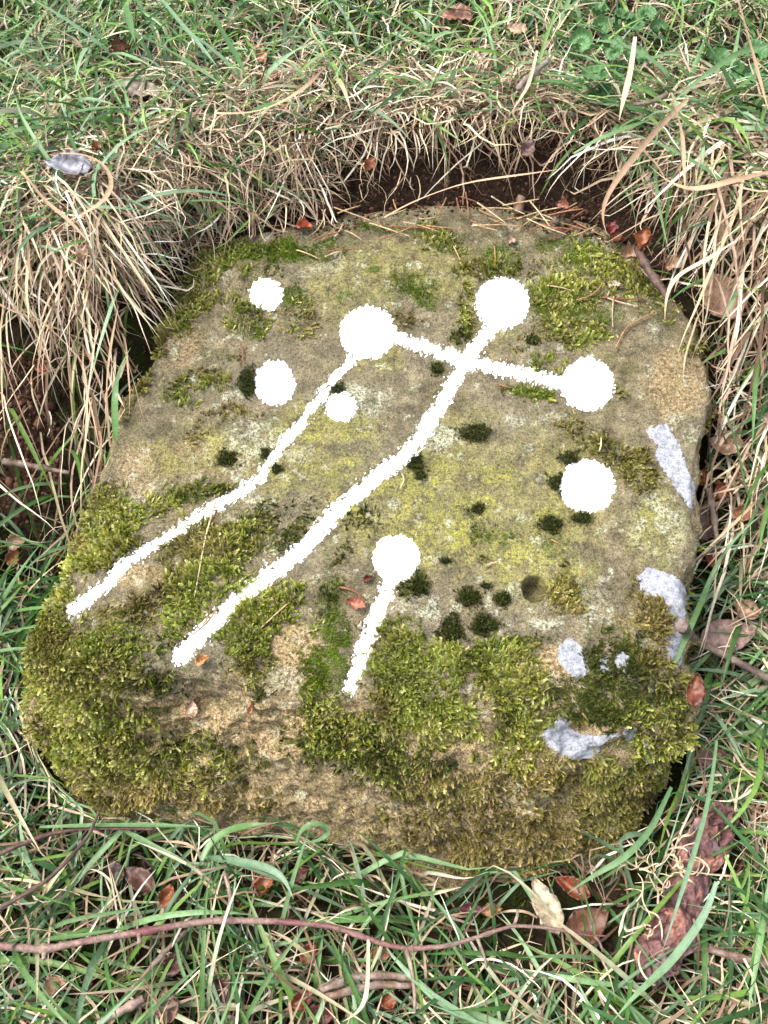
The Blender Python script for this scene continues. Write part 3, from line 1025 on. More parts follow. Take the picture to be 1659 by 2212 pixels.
def field(name, label, kind_col, x0, x1, y0, y1, n_, length, el, bend, curl, width, lift, az=None, mat='blade', dens=None, wig=0.0, azspread=math.pi, drape=0.06, tips=None, s=9, roll=0.5, clear=0.55):
    x = rng.uniform(x0, x1, n_); y = rng.uniform(y0, y1, n_)
    keep = np.ones(n_, bool)
    rt, rb, r = rtop_at(x, y)
    keep &= r > np.maximum(rt, rb) + 0.004
    if dens is not None: keep &= rng.random(n_) < dens(x, y)
    for (sx, sy, sr) in clear_spots:
        keep &= ~((np.hypot(x - sx, y - sy) < sr) & (rng.random(n_) < clear))
    x, y = x[keep], y[keep]; n_ = len(x)
    tuft = n2(x, y, 11.0, 101, 2)
    base = np.stack([x, y, zground(x, y) - 0.004], 1)
    a = (rng.uniform(-azspread, azspread, n_) + (az(x, y) if callable(az) else (az or 0)))
    lf = rng.uniform(*lift, n_)
    Pts = grow(base, a, rng.uniform(*length, n_) * (1 + 0.3 * tuft), rng.uniform(*el, n_), rng.uniform(*bend, n_), rng.normal(size=n_) * curl, lf, s, wig)
    Pts, ok = stone_clear(Pts, lf, drape)
    mid = Pts[:, s // 2]
    for (sx, sy, sr) in clear_spots:
        ok &= ~((np.hypot(mid[:, 0] - sx, mid[:, 1] - sy) < sr) & (rng.random(len(Pts)) < clear))
    Pts = Pts[ok]; n_ = len(Pts)
    pal = np.array(kind_col)
    cb = pal[rng.integers(0, len(pal), n_)] * rng.uniform(.75, 1.2, (n_, 1))
    ct = cb * rng.uniform(.85, 1.2, (n_, 1))
    if tips is not None:
        q = rng.random(n_) < tips
        ct[q] = np.array(STRAW)[rng.integers(0, len(STRAW), q.sum())] * 0.9
    return Pts, rng.uniform(*width, n_), rng.normal(size=n_) * roll, cb, ct


def build_field(name, label, parts, mat):
    Vs, Fs, Cs = [], [], []; off = 0
    for (Pts, w, ro, cb, ct) in parts:
        V, F_, C_ = ribbons(Pts, w, ro, cb, ct)
        Vs.append(V); Fs.append(F_ + off); Cs.append(C_); off += len(V)
    o = mesh(name, np.concatenate(Vs), np.concatenate(Fs), mat, col=np.clip(np.concatenate(Cs), 0.003, 0.8))
    return tag(o, label, 'grass', None, 'stuff')


# ------------------------------------------------------------------ fallen leaves
def leaf_mesh(L, Wd, curl, cup, fold, seed, colr, point=1.0, rag_=0.0):
    r = random.Random(seed)
    nu, nv = 13, 9
    V = []; C_ = []
    ph = r.uniform(0, 6)
    for i in range(nu):
        u = i / (nu - 1)
        hw = Wd * 0.5 * (math.sin(math.pi * u ** 0.85) ** 0.75 if 0 < u < 1 else 0.02) * (1 - 0.25 * u * point)
        for j in range(nv):
            v = j / (nv - 1) * 2 - 1
            wv = hw * (1 + rag_ * r.uniform(-.5, .3) * (abs(v) > .9)) + 0.0004
            x = (u - 0.5) * L; y = v * wv
            z = cup * (v * v) * hw * 1.4 + abs(v) * fold * hw + 0.0024 * math.sin(i * 2.6 + abs(v) * 2.2) * (abs(v)) + 0.0022 * math.sin(u * 7 + v * 3 + ph)
            # roll along the length
            a = curl * (u - 0.5)
            if abs(curl) > 1e-3:
                Rr = L / curl
                x2 = (Rr - z) * math.sin(a); z2 = Rr - (Rr - z) * math.cos(a)
                x, z = x2, z2
            V.append((x, y, z))
            k = 1 + 0.2 * math.cos(i * 2.6 - abs(v) * 2.5) + r.uniform(-.22, .2)
            if abs(v) < 0.13: k *= 1.25
            if abs(v) > 0.9: k *= 0.8
            C_.append(np.array(colr) * k)
    F_ = [(i * nv + j, (i + 1) * nv + j, (i + 1) * nv + j + 1, i * nv + j + 1) for i in range(nu - 1) for j in range(nv - 1)]
    n0 = len(V)
    V = np.array(V)
    V2 = V - np.array([0, 0, 0.0005])
    C_ = np.array(C_)
    F2 = [(f[3] + n0, f[2] + n0, f[1] + n0, f[0] + n0) for f in F_]
    rim = [j for j in range(nv)] + [i * nv + nv - 1 for i in range(1, nu)] + [(nu - 1) * nv + j for j in range(nv - 2, -1, -1)] + [i * nv for i in range(nu - 2, 0, -1)]
    F3 = [(rim[q], rim[(q + 1) % len(rim)], rim[(q + 1) % len(rim)] + n0, rim[q] + n0) for q in range(len(rim))]
    return np.concatenate([V, V2]), np.array(F_ + F2 + F3), np.concatenate([C_, C_ * 0.85])


def frame_from(nrm, ang):
    """rotation matrix: local z along nrm, local x turned by ang in the picture plane"""
    z = nrm / np.linalg.norm(nrm)
    x = np.array([1.0, 0, 0]); x = x - z * (x @ z); x /= np.linalg.norm(x)
    y = np.cross(z, x)
    c, s = math.cos(ang), math.sin(ang)
    return np.stack([x * c + y * s, -x * s + y * c, z], 1)


ORANGE, RUST, TANL, PINK, DARK, PURP, BEIGE, GREYL = (srgb(164, 92, 52), srgb(128, 62, 34), srgb(176, 132, 98), srgb(176, 130, 112), srgb(70, 44, 32),
                                                    srgb(96, 48, 50), srgb(192, 168, 134), srgb(150, 142, 148))
# px, py, length px, width px, angle, tilt, curl, cup, colour, lift, label
LEAVES = [
 (1392, 520, 62, 44, 70, .5, 1.9, .8, ORANGE, .03, 'curled bright orange dead leaf standing up at the back right corner of the stone'),
 (1362, 550, 52, 36, 15, .3, 1.6, .9, TANL, .025, 'rolled tan dead leaf at the top right edge of the stone below the orange one'),
 (1456, 570, 44, 34, 30, .2, .6, .5, TANL, .02, 'small tan leaf between dark twig and dry grass right of the stone'),
 (1560, 640, 120, 80, 120, .2, .5, .3, srgb(168, 124, 98), .02, 'large tan brown leaf under hanging dry grass at the right'),
 (1566, 960, 70, 50, 160, .2, .7, .4, srgb(176, 138, 108), .02, 'tan leaf close to the right edge of the stone beside the upper grey lichen'),
 (1562, 1062, 50, 46, 40, .3, 1.4, .7, srgb(158, 92, 56), .02, 'crumpled rusty leaf right of the stone, beside a thin brown twig'),
 (1522, 1034, 44, 36, 80, .4, 1.6, .8, ORANGE, .02, 'small rolled orange brown leaf touching the right edge of the stone'),
 (1516, 1128, 84, 56, 100, .1, .5, .3, srgb(128, 96, 90), .018, 'mauve grey dead leaf lying against the right side of the stone'),
 (1606, 1108, 52, 36, 30, .2, .5, .4, srgb(168, 110, 78), .02, 'orange tan leaf in green grass at the right edge of the picture'),
 (1572, 1375, 120, 74, 10, .1, .3, .2, srgb(166, 128, 112), .02, 'broad pinkish tan leaf in the grass above the right hand twig'),
 (1610, 1315, 60, 40, 140, .1, .4, .3, TANL, .02, 'tan leaf half hidden by green blades above the broad pinkish leaf'),
 (1548, 1200, 60, 40, 70, .2, .5, .3, RUST, .01, 'rust red leaf deep in the grass right of the stone'),
 (1500, 1490, 70, 40, 80, .1, .4, .3, RUST, .008, 'dark red brown leaf in the gap beside the lower right corner of the stone'),
 (1535, 1635, 60, 40, 20, .1, .4, .3, srgb(140, 96, 84), .015, 'brown leaf under dry stalks above the strip of bark'),
 (262, 112, 50, 40, 20, .3, 1.4, .8, srgb(124, 70, 46), .02, 'crumpled red brown leaf in grass at the upper left'),
 (985, 38, 70, 40, 170, .1, .5, .4, srgb(176, 120, 96), .02, 'pinkish brown leaf near the top edge of the picture, centre'),
 (1115, 66, 50, 28, 160, .1, .5, .4, srgb(190, 150, 118), .02, 'pale tan leaf in green grass near the top, right of centre'),
 (292, 196, 110, 46, 170, .1, .3, .3, srgb(176, 152, 132), .014, 'pale weathered leaf lying flat in the upper left grass'),
 (150, 360, 100, 56, 172, .15, .5, .3, GREYL, .035, 'silver grey wrinkled leaf on dry grass at the left'),
 (800, 354, 36, 24, 60, .3, .9, .6, ORANGE, .012, 'small orange leaf on the dark soil behind the stone'),
 (212, 318, 30, 22, 40, .3, .9, .6, ORANGE, .02, 'tiny orange leaf above the silver grey leaf'),
 (565, 120, 50, 26, 100, .2, .5, .4, srgb(180, 120, 84), .02, 'narrow orange tan leaf in the upper middle grass'),
 (585, 170, 46, 30, 20, .2, .6, .4, srgb(178, 130, 96), .015, 'small tan leaf under green blades in the upper middle grass'),
 (1322, 492, 34, 26, 80, .2, .8, .5, srgb(120, 40, 34), .012, 'dark red leaf on the soil at the back right corner of the stone'),
 (1216, 446, 34, 26, 150, .4, 1.3, .8, srgb(170, 100, 76), .008, 'small coppery leaf on the back edge of the stone right of the wood stub'),
 (1332, 512, 30, 24, 20, .2, 1.0, .5, srgb(170, 96, 60), .008, 'small orange leaf beside the dark red leaf on the soil'),
 (1140, 320, 40, 30, 60, .3, .6, .4, srgb(140, 104, 92), .01, 'mauve brown leaf under the turf lip behind the stone'),
 (572, 1902, 66, 40, 75, .2, .7, .5, srgb(150, 82, 42), .016, 'glossy orange leaf standing in grass just below the stone front'),
 (648, 1892, 46, 30, 40, .2, .5, .4, srgb(110, 60, 40), .01, 'dark brown leaf in shade below the stone, right of the orange leaf'),
 (362, 1936, 50, 36, 80, .2, .8, .5, srgb(146, 80, 44), .016, 'orange brown leaf in grass at lower left above the red branch'),
 (300, 1900, 90, 44, 150, .2, .6, .4, srgb(104, 66, 52), .008, 'large dull brown leaf under grass at lower left below the stone'),
 (245, 1888, 60, 50, 100, .1, .4, .3, DARK, .008, 'dark brown leaf deep in the grass below the left corner of the stone'),
 (1178, 1958, 120, 56, 110, .15, .4, .25, BEIGE, .028, 'speckled beige leaf lying over the end of the red branch'),
 (1236, 1918, 80, 40, 150, .2, .5, .4, srgb(132, 64, 34), .012, 'deep orange leaf tucked behind the speckled beige leaf'),
 (1268, 2000, 110, 70, 30, .1, .4, .3, srgb(120, 76, 54), .012, 'large brown leaf in the grass right of the speckled beige leaf'),
 (1018, 1966, 56, 26, 5, .1, .6, .6, PURP, .014, 'purple red shiny leaf below the stone, above the branch'),
 (1062, 1968, 46, 28, 10, .1, .9, .6, srgb(178, 130, 80), .014, 'golden tan leaf beside the purple red leaf'),
 (655, 2158, 56, 34, 35, .2, .9, .6, srgb(140, 66, 44), .018, 'glossy red brown leaf at the bottom of the picture, left of centre'),
 (690, 2196, 70, 46, 10, .1, .5, .4, srgb(110, 54, 46), .012, 'maroon leaf at the bottom edge below the glossy red brown leaf'),
 (482, 2138, 70, 44, 160, .1, .5, .4, srgb(96, 60, 48), .012, 'dark brown leaf at the bottom, left of the glossy red brown leaf'),
 (362, 2172, 70, 50, 110, .1, .4, .3, srgb(150, 104, 88), .014, 'pinkish brown leaf among blades near the bottom left'),
 (378, 2080, 60, 40, 60, .1, .4, .3, srgb(92, 56, 48), .01, 'dark maroon leaf in the gap below the red branch at left'),
 (668, 2060, 50, 34, 60, .1, .5, .4, srgb(150, 80, 50), .01, 'rusty leaf directly under the red branch, centre left'),
 (820, 2064, 50, 34, 10, .1, .5, .4, srgb(170, 116, 80), .014, 'tan leaf beneath the fork of the red branch'),
 (838, 2160, 40, 34, 110, .1, .5, .4, srgb(150, 76, 42), .014, 'small rusty leaf beside the drooping side twig at the bottom'),
 (118, 2132, 54, 40, 30, .2, 1.2, .7, srgb(172, 136, 100), .02, 'crumbly pale tan leaf in the bottom left grass'),
 (36, 1172, 46, 34, 20, .2, .7, .5, srgb(180, 136, 108), .015, 'pale tan leaf at the left edge beside the mossy corner'),
 (30, 1206, 40, 30, 70, .2, .7, .5, srgb(176, 112, 66), .012, 'orange tan leaf at the left edge below the pale tan one'),
 (180, 545, 40, 24, 80, .2, .5, .4, srgb(186, 142, 110), .03, 'tan leaf caught in hanging dry straw at the left'),
 (92, 790, 36, 30, 30, .3, 1.0, .6, srgb(140, 76, 46), .02, 'rusty leaf in the dark hollow behind hanging straw'),
]
# bits that rest on the stone
BITS = [
 (768, 1306, 46, 30, 160, .25, 1.0, .9, srgb(178, 112, 88), .005, 'reddish brown oval husk on the stone beside the short white groove'),
 (437, 1428, 34, 24, 40, .3, 1.3, .9, srgb(190, 140, 90), .005, 'orange tan curled husk at the lower end of the long white groove'),
 (412, 1527, 46, 26, 100, .2, .7, .6, srgb(206, 170, 140), .004, 'pale tan leaf scrap on the bare front face of the stone'),
 (657, 490, 38, 24, 10, .2, 1.2, .9, srgb(176, 92, 60), .004, 'coppery husk lying on the back left edge of the stone'),
 (1328, 615, 26, 12, 0, .1, .2, .3, srgb(206, 186, 168), .004, 'small pale pink chip on green moss near the top right of the stone'),
 (1260, 1563, 10, 12, 90, .1, .5, .4, srgb(216, 140, 90), .004, 'tiny orange flake on dark moss at the lower right of the stone'),
 (777, 1350, 20, 10, 90, .1, .3, .3, srgb(200, 176, 150), .003, 'thin pale scale below the reddish brown husk'),
 (541, 1530, 30, 10, 85, .2, .5, .4, srgb(170, 120, 84), .004, 'narrow brown scale on the front face right of the pale leaf scrap'),
 (795, 1250, 24, 14, 30, .2, .8, .5, srgb(98, 50, 40), .003, 'dark red flake above the reddish brown husk'),
 (1105, 520, 20, 18, 30, .2, .5, .5, srgb(196, 164, 140), .003, 'pale flake on the back moss of the stone'),
]
items = [(l, 's') for l in BITS] + [(l, 'g') for l in LEAVES]
for q, (l, on) in enumerate(items):
    px_, py_, Lp, Wp, ang, tilt, curl, cup, colr, lift, label = l
    h = hit(px_, py_, 'both' if on == 's' or h is None else 'both')
    c = lifted(px_, py_, lift * 1.25 + (.014 if on == 'g' and py_ > 1800 else .004 if on == 'g' else 0))
    dist = (c - CAM) @ FWD
    sc_ = dist / FPX
    nrm = norm(h[1] * 0.6 + np.array([0, 0, .5]) + norm(CAM - c) * 0.5 + np.array([math.cos(q * 2.1), math.sin(q * 2.1), 0]) * tilt * 0.6)
    V, F_, C_ = leaf_mesh(Lp * sc_ * 1.05, Wp * sc_ * 1.15, curl, cup, 0.15, q, colr, rag_=0.35 if q % 3 == 0 else 0.1)
    Rm = frame_from(nrm, math.radians(ang))
    V = V @ Rm.T
    o = mesh('dead_leaf' if on == 'g' else 'leaf_husk', V + c, F_, M['leaf'], col=np.clip(C_ * (.72 if on == 'g' else .9) * (np.array([.95, 1.05, 1.1]) if on == 'g' else 1), 0.006, .8), origin=c)  # ground leaves darkened: shade among the grass put into their colour
    tag(o, label, 'leaf' if on == 'g' else 'husk', 'fallen leaves around the stone' if on == 'g' else 'husks and flakes lying on the stone')
    if on == 'g' and h[3] == 'g':
        clear_spots.append((c[0], c[1], max(Lp, Wp) * sc_ * 0.62))


# ------------------------------------------------------------------ twigs
def tube(Pts, rad, cola, colb=None, nseg=8, knots=(), seed=0, rough=0.12):
    """tapered, slightly lumpy tube through Pts (smoothed)"""
    Pts = np.array(Pts, float)
    L = np.concatenate([[0], np.cumsum(np.linalg.norm(np.diff(Pts, axis=0), axis=1))])
    n_ = max(6, int(L[-1] / 0.006))
    s = np.linspace(0, L[-1], n_)
    Q = np.stack([np.interp(s, L, Pts[:, k]) for k in range(3)], 1)
    for _ in range(3):
        Q[1:-1] = 0.5 * Q[1:-1] + 0.25 * (Q[:-2] + Q[2:])
    rd = np.interp(s, np.linspace(0, L[-1], len(rad)), rad)
    for (u, k) in knots:
        rd = rd * (1 + k * np.exp(-((s / L[-1] - u) * L[-1] / 0.004) ** 2))
    r = np.random.default_rng(seed)
    Q[1:-1] += r.normal(size=(n_ - 2, 3)) * rd[1:-1, None] * 0.05
    T = norm(np.gradient(Q, axis=0))
    a = np.array([0.1, 0.2, 1.0]); x = norm(np.cross(T, a)); y = np.cross(T, x)
    th = np.linspace(0, 2 * math.pi, nseg, endpoint=False)
    k = 1 + r.normal(size=(n_, nseg)) * rough
    V = Q[:, None, :] + (rd[:, None] * k)[..., None] * (np.cos(th)[None, :, None] * x[:, None, :] + np.sin(th)[None, :, None] * y[:, None, :])
    V = V.reshape(-1, 3)
    i = np.arange(n_ - 1)[:, None] * nseg; j = np.arange(nseg)[None, :]
    F_ = np.stack([i + j, i + (j + 1) % nseg, i + nseg + (j + 1) % nseg, i + nseg + j], -1).reshape(-1, 4)
    V = np.concatenate([V, Q[:1], Q[-1:]])
    e0, e1 = len(V) - 2, len(V) - 1
    F3 = [(e0, (q + 1) % nseg, q) for q in range(nseg)] + [(e1, (n_ - 1) * nseg + q, (n_ - 1) * nseg + (q + 1) % nseg) for q in range(nseg)]
    colb = cola if colb is None else colb
    m_ = np.clip(0.5 + 0.9 * np.interp(s, np.linspace(0, L[-1], 24), r.normal(size=24)), 0, 1)[:, None]
    c = np.array(cola) * (1 - m_) + np.array(colb) * m_
    ring = 1 + 0.25 * (np.sin(s * 700 + r.uniform(0, 6)) > 0.93)[:, None]
    c = np.repeat((c * ring)[:, None, :], nseg, 1) * (1 + r.normal(size=(n_, nseg, 1)) * 0.12)
    c = np.concatenate([c.reshape(-1, 3), [np.array(cola) * 1.3], [np.array(cola) * 1.3]])
    return V, [F_, np.array(F3)], np.clip(c, 0.005, .8)


def px_line(pts, lift, what='both'):
    lf = lift if hasattr(lift, '__len__') else [lift] * len(pts)
    return np.array([lifted(p[0], p[1], l, what) for p, l in zip(pts, lf)])


PXM = 0.00051
RED1, RED2 = srgb(112, 66, 68), srgb(128, 104, 94)
pts = [(-60, 2040), (0, 2043), (95, 2052), (200, 2030), (300, 2014), (420, 1993), (480, 1988), (600, 1990), (720, 2001), (830, 2040), (880, 2050), (960, 2045),
       (1030, 2025), (1110, 1998), (1200, 2006), (1260, 2020), (1312, 2022)]
base_p = px_line(pts, 0.062, 'g')
# lay it level: smooth the heights along the branch
hz = base_p[:, 2].copy(); hz = np.convolve(np.pad(hz, 3, 'edge'), np.ones(7) / 7, 'valid')
base_p = np.array([on_z(np.array(p[0]), np.array(p[1]), z) for p, z in zip(pts, hz)])
br_root = empty('fallen_branch', base_p[6] - np.array([0, 0, .01]))
tag(br_root, 'long reddish branch with side twigs lying across the grass before the stone', 'branch')
V, F_, C_ = tube(base_p, np.array([23, 23, 22, 21, 21, 20, 20, 19, 18, 17, 16, 15, 14, 12, 11, 9, 5]) * PXM * .35, RED1, RED2, 10,
                 knots=[(.115, .7), (.27, .6), (.39, .5), (.60, .5), (.69, .6), (.81, .5)], seed=3, rough=.03)
mesh('main_stem', V, F_, M['wood'], br_root, col=C_)
for k, (pp, r0, r1, dz) in enumerate([([(482, 1990), (500, 1962), (498, 1925), (484, 1882)], 11, 8, .02), ([(876, 2050), (890, 2090), (897, 2150), (896, 2185)], 11, 7, -.02),
                                      ([(1110, 1998), (1119, 1980), (1118, 1965)], 8, 6, .012), ([(1030, 2026), (1046, 2060), (1052, 2090)], 8, 5, -.012),
                                      ([(1284, 2022), (1298, 2035), (1302, 2056)], 6, 4, -.01), ([(300, 2014), (302, 2026), (301, 2038)], 11, 9, .006), ([(97, 2052), (96, 2064), (94, 2072)], 12, 8, .004)]):
    zs = np.interp(pp[0][0], [p[0] for p in pts], base_p[:, 2])
    Q = np.array([on_z(np.array(p[0]), np.array(p[1]), zs + dz * i / (len(pp) - 1)) for i, p in enumerate(pp)])
    V, F_, C_ = tube(Q, np.array([r0, r1]) * PXM * .5, RED2, srgb(150, 138, 122), 8, seed=20 + k)
    mesh('side_twig', V, F_, M['wood'], br_root, col=C_)

BROWN, GREYB, DKRED = srgb(96, 76, 64), srgb(128, 112, 100), srgb(84, 50, 50)
TWIGS = [
 ([(-40, 1862), (40, 1826), (100, 1803), (160, 1791), (240, 1789), (332, 1791)], 9, 5, .04, DKRED, BROWN, 'thin dark red twig running from the left edge to the foot of the stone'),
 ([(-40, 1985), (20, 1950), (100, 1905), (150, 1855), (195, 1800), (214, 1752)], 9, 5, .05, srgb(70, 56, 54), BROWN, 'dark slender twig leaning up against the lower left corner of the stone'),
 ([(235, 2195), (300, 2125), (345, 2068), (402, 2012)], 12, 8, .008, GREYB, srgb(140, 110, 96), 'knobbly grey brown twig under the red branch at lower left'),
 ([(690, 2138), (760, 2112), (830, 2106), (895, 2112)], 16, 12, .022, srgb(110, 88, 72), GREYB, 'scaly brown twig at the bottom centre, upper one of two side by side'),
 ([(700, 2156), (770, 2136), (830, 2126), (890, 2130)], 14, 10, .022, srgb(120, 92, 72), GREYB, 'scaly brown twig at the bottom centre, lower one of two side by side'),
 ([(1472, 1352), (1500, 1384), (1560, 1412), (1640, 1456), (1690, 1480)], 19, 13, .03, srgb(92, 74, 70), GREYB, 'dark grey twig sticking out from the right side of the stone into the grass'),
 ([(1530, 1055), (1540, 1100), (1548, 1165)], 12, 8, .025, BROWN, GREYB, 'short brown twig standing among dead leaves right of the stone'),
 ([(1378, 535), (1398, 580), (1420, 612), (1445, 645)], 15, 11, .02, srgb(76, 56, 52), BROWN, 'bumpy dark twig at the top right edge of the stone beside tan leaves'),
 ([(8, 996), (70, 1006), (150, 1022)], 12, 8, .03, BROWN, GREYB, 'brown twig lying over the crumbly soil at the left'),
 ([(1440, 205), (1410, 222), (1370, 226)], 9, 6, .05, srgb(110, 104, 84), GREYB, 'mossy stub of twig in the dry grass at the upper right'),
 ([(1120, 190), (1150, 160), (1185, 130)], 12, 9, .03, srgb(140, 126, 116), GREYB, 'pale grey twig in short grass above the turf lip'),
 ([(310, 2158), (250, 2190), (210, 2214)], 14, 10, .02, srgb(180, 150, 136), GREYB, 'pale peeling twig at the bottom left edge'),
 ([(1690, 2085), (1600, 2070), (1530, 2050)], 16, 12, .015, srgb(104, 76, 68), GREYB, 'brown twig in the grass right of the bark strip'),
]
for k, (pp, r0, r1, lf, c1, c2, lab) in enumerate(TWIGS):
    Q = px_line(pp, lf + .022)
    V, F_, C_ = tube(Q, np.array([r0, r1]) * PXM * .62 * (np.mean((Q - CAM) @ FWD) / .98), c1, c2, 8, knots=[(.3, .4), (.62, .4)], seed=40 + k)
    o = mesh('twig', V, F_, M['wood'], col=C_, origin=Q[0])
    tag(o, lab, 'twig')
for k, (x, y, x2, y2, wd_, c1, lab) in enumerate([(1117, 462, 1127, 424, 24, srgb(120, 86, 64), 'cut brown wood stub standing at the back edge of the stone'),
                                                  (1192, 490, 1206, 470, 18, srgb(84, 64, 62), 'small dark bud lying right of the brown wood stub')]):
    a_ = lifted(x, y, .004); b_ = lifted(x2, y2, .012)
    V, F_, C_ = tube([a_, (a_ + b_) / 2, b_], np.array([wd_, wd_ * .85]) * .00062 * .5, c1, GREYB, 9, seed=70 + k, rough=.1)
    tag(mesh('wood_stub', V, F_, M['wood'], col=C_, origin=a_), lab, 'wood stub')

# needles on the stone
NEED = [((1326, 640), (1322, 672), (1324, 706)), ((1330, 752), (1352, 706), (1440, 660)), ((1300, 642), (1340, 645), (1388, 647)), ((1312, 644), (1345, 655), (1380, 662)),
        ((1182, 617), (1215, 620), (1240, 630)), ((1245, 648), (1280, 640), (1310, 602)), ((700, 545), (735, 538), (775, 538)), ((702, 555), (715, 548), (738, 542)), ((640, 540), (668, 548), (690, 560)),
        ((695, 520), (712, 505), (730, 492)), ((676, 520), (700, 508), (738, 500)), ((722, 512), (732, 505), (742, 480)), ((980, 532), (988, 548), (994, 562)), ((1068, 532), (1070, 550), (1070, 580)),
        ((522, 745), (526, 765), (524, 782)), ((468, 1078), (445, 1155), (420, 1290)), ((620, 1305), (592, 1330), (560, 1360)), ((470, 1310), (455, 1340), (415, 1372)), ((735, 1268), (770, 1275), (792, 1297)),
        ((865, 1055), (876, 1035), (868, 1022)), ((1048, 1222), (1062, 1217), (1076, 1213)), ((1190, 1165), (1200, 1170), (1208, 1176)), ((1078, 830), (1092, 836), (1106, 838)), ((1294, 975), (1300, 962), (1298, 945)),
        ((1258, 1540), (1265, 1550), (1270, 1556))]
NLAB = ['short upright stalk below the pale pink chip, right part of the stone', 'long bent stalk curving in from the right edge over the stone top', 'brown needle pointing right, upper of a pair beside the pale pink chip',
        'brown needle pointing right, lower of a pair beside the pale pink chip', 'thin greenish stem just right of the topmost right white cup', 'curved stem on green moss left of the pale pink chip',
        'curly stalk near the back left edge of the stone, longer of two', 'curly stalk near the back left edge of the stone, shorter of two', 'thin stalk beside the coppery husk on the back left edge',
        'steep pale needle right of the coppery husk', 'flat pale needle right of the coppery husk', 'short needle crossing the pale ones right of the coppery husk', 'curved pale stalk on the back moss above the white cross',
        'upright pale stalk on the back moss above the top right white cup', 'short stalk on the left above the middle left white cup', 'long thin stalk crossing the left white groove over moss', 'brown stalk beside the long groove, near its lower end',
        'thin stalk on moss at the foot of the long groove', 'dark bent twiglet above the reddish brown husk', 'hooked pale stalk in the middle of the stone right of the long groove', 'tiny pale needle on dark moss in the middle of the stone',
        'tiny reddish needle below the round dark cushions at right', 'short needle below the crossing white groove', 'pale needle standing above the right hand white cup', 'tiny curved stalk beside the lower grey lichen']
rn = random.Random(4)
back = []
for k in range(44):
    x = rn.uniform(720, 1290); y = 432 + 62 * rn.random() + 0.00028 * (x - 1000) ** 2
    a_ = rn.uniform(-.9, .9) + (math.pi / 2 if rn.random() < .35 else 0); L = rn.uniform(25, 60)
    dx, dy = math.cos(a_) * L, math.sin(a_) * L * .5
    back.append(((x - dx, y - dy), (x + rn.uniform(-4, 4), y + rn.uniform(-4, 4)), (x + dx, y + dy)))
for k, pp in enumerate(NEED + back):
    hs_ = [hit(*p) for p in pp]
    if any(h is None for h in hs_): continue
    Q = px_line(pp, rn.uniform(.003, .006) if k < len(NEED) else rn.uniform(.003, .02))
    colr = [srgb(190, 160, 120), srgb(160, 120, 84), srgb(140, 90, 66), srgb(200, 180, 140)][k % 4]
    V, F_, C_ = tube(Q, np.array([3.6, 3.6, 2.4]) * .0006 * .5, colr, colr * .8, 5, seed=100 + k, rough=.04)
    o = mesh('dry_needle', V, F_, M['wood'], col=C_, origin=Q[0])
    tag(o, NLAB[k] if k < len(NEED) else 'thin dry needle in the litter along the back edge of the stone', 'needle',
        'dry stalks on the stone top' if k < len(NEED) else 'needles littering the back edge of the stone')

# ------------------------------------------------------------------ strip of bark
cl = [(1572, 1745), (1545, 1800), (1512, 1850), (1492, 1905), (1478, 1960), (1455, 2015), (1420, 2065), (1398, 2120)]
wp = [70, 86, 96, 84, 92, 104, 92, 40]
Q = px_line(cl, .035, 'g')
zz = np.convolve(np.pad(Q[:, 2], 2, 'edge'), np.ones(5) / 5, 'valid') + .012
Q = np.array([on_z(np.array(p[0]), np.array(p[1]), z) for p, z in zip(cl, zz)])
NBK = 130
u = np.linspace(0, 1, NBK); L0 = np.linspace(0, 1, len(cl))
Qc = np.stack([np.interp(u, L0, Q[:, k]) for k in range(3)], 1)
for _ in range(30): Qc[1:-1] = .5 * Qc[1:-1] + .25 * (Qc[:-2] + Qc[2:])
wdt = np.interp(u, L0, wp) * .00051
T = norm(np.gradient(Qc, axis=0)); sd_ = norm(np.cross(T, np.array([0, 0, 1.])))
nv = 44
vv = np.linspace(-1, 1, nv)
Vb = np.zeros((NBK, nv, 3))
edge_n = np.stack([n2(u * 9, u * 0, 1, 301, 3), n2(u * 9, u * 0 + 5, 1, 302, 3)], 1)
for j, v in enumerate(vv):
    e = 1 + 0.35 * edge_n[:, 0 if v < 0 else 1]
    off = v * wdt * .5 * e
    Vb[:, j] = Qc + sd_ * off[:, None]
    Vb[:, j, 2] += -0.016 * v * v + 0.003
pp = Vb.reshape(-1, 3)
crk = np.abs(fbm(pp * np.array([80, 45, 60]), 310, 3))
ridge = np.minimum(crk, .25)
plates = fbm(pp * 55, 312, 3)
pp = pp + np.array([0, 0, 1.]) * (ridge * .016 + np.floor(plates * 4) * .0022)[:, None]
cb = srgb(112, 78, 74)[None] * (0.3 + 3.4 * ridge[:, None]) + sm(.0, .3, plates)[:, None] * (srgb(150, 102, 88) - srgb(96, 66, 62)) + sm(.1, .4, fbm(pp * 30, 314, 2))[:, None] * (srgb(120, 100, 104) - srgb(100, 70, 68))
nb_ = len(pp)
i = np.arange(NBK - 1)[:, None] * nv + np.arange(nv - 1)[None, :]
fb = np.stack([i, i + nv, i + nv + 1, i + 1], -1).reshape(-1, 4)
rim = list(range(nv)) + [k * nv + nv - 1 for k in range(1, NBK)] + [(NBK - 1) * nv + k for k in range(nv - 2, -1, -1)] + [k * nv for k in range(NBK - 2, 0, -1)]
fr_ = np.array([(rim[q], rim[q] + nb_, rim[(q + 1) % len(rim)] + nb_, rim[(q + 1) % len(rim)]) for q in range(len(rim))])
o = mesh('bark_strip', np.concatenate([pp, pp - np.array([0, 0, .005])]), [fb, fb[:, ::-1] + nb_, fr_], M['bark'], col=np.clip(np.concatenate([cb, cb * .6]), .01, .7), origin=Qc[65])
tag(o, 'curved strip of reddish brown bark in the grass at the lower right', 'bark')
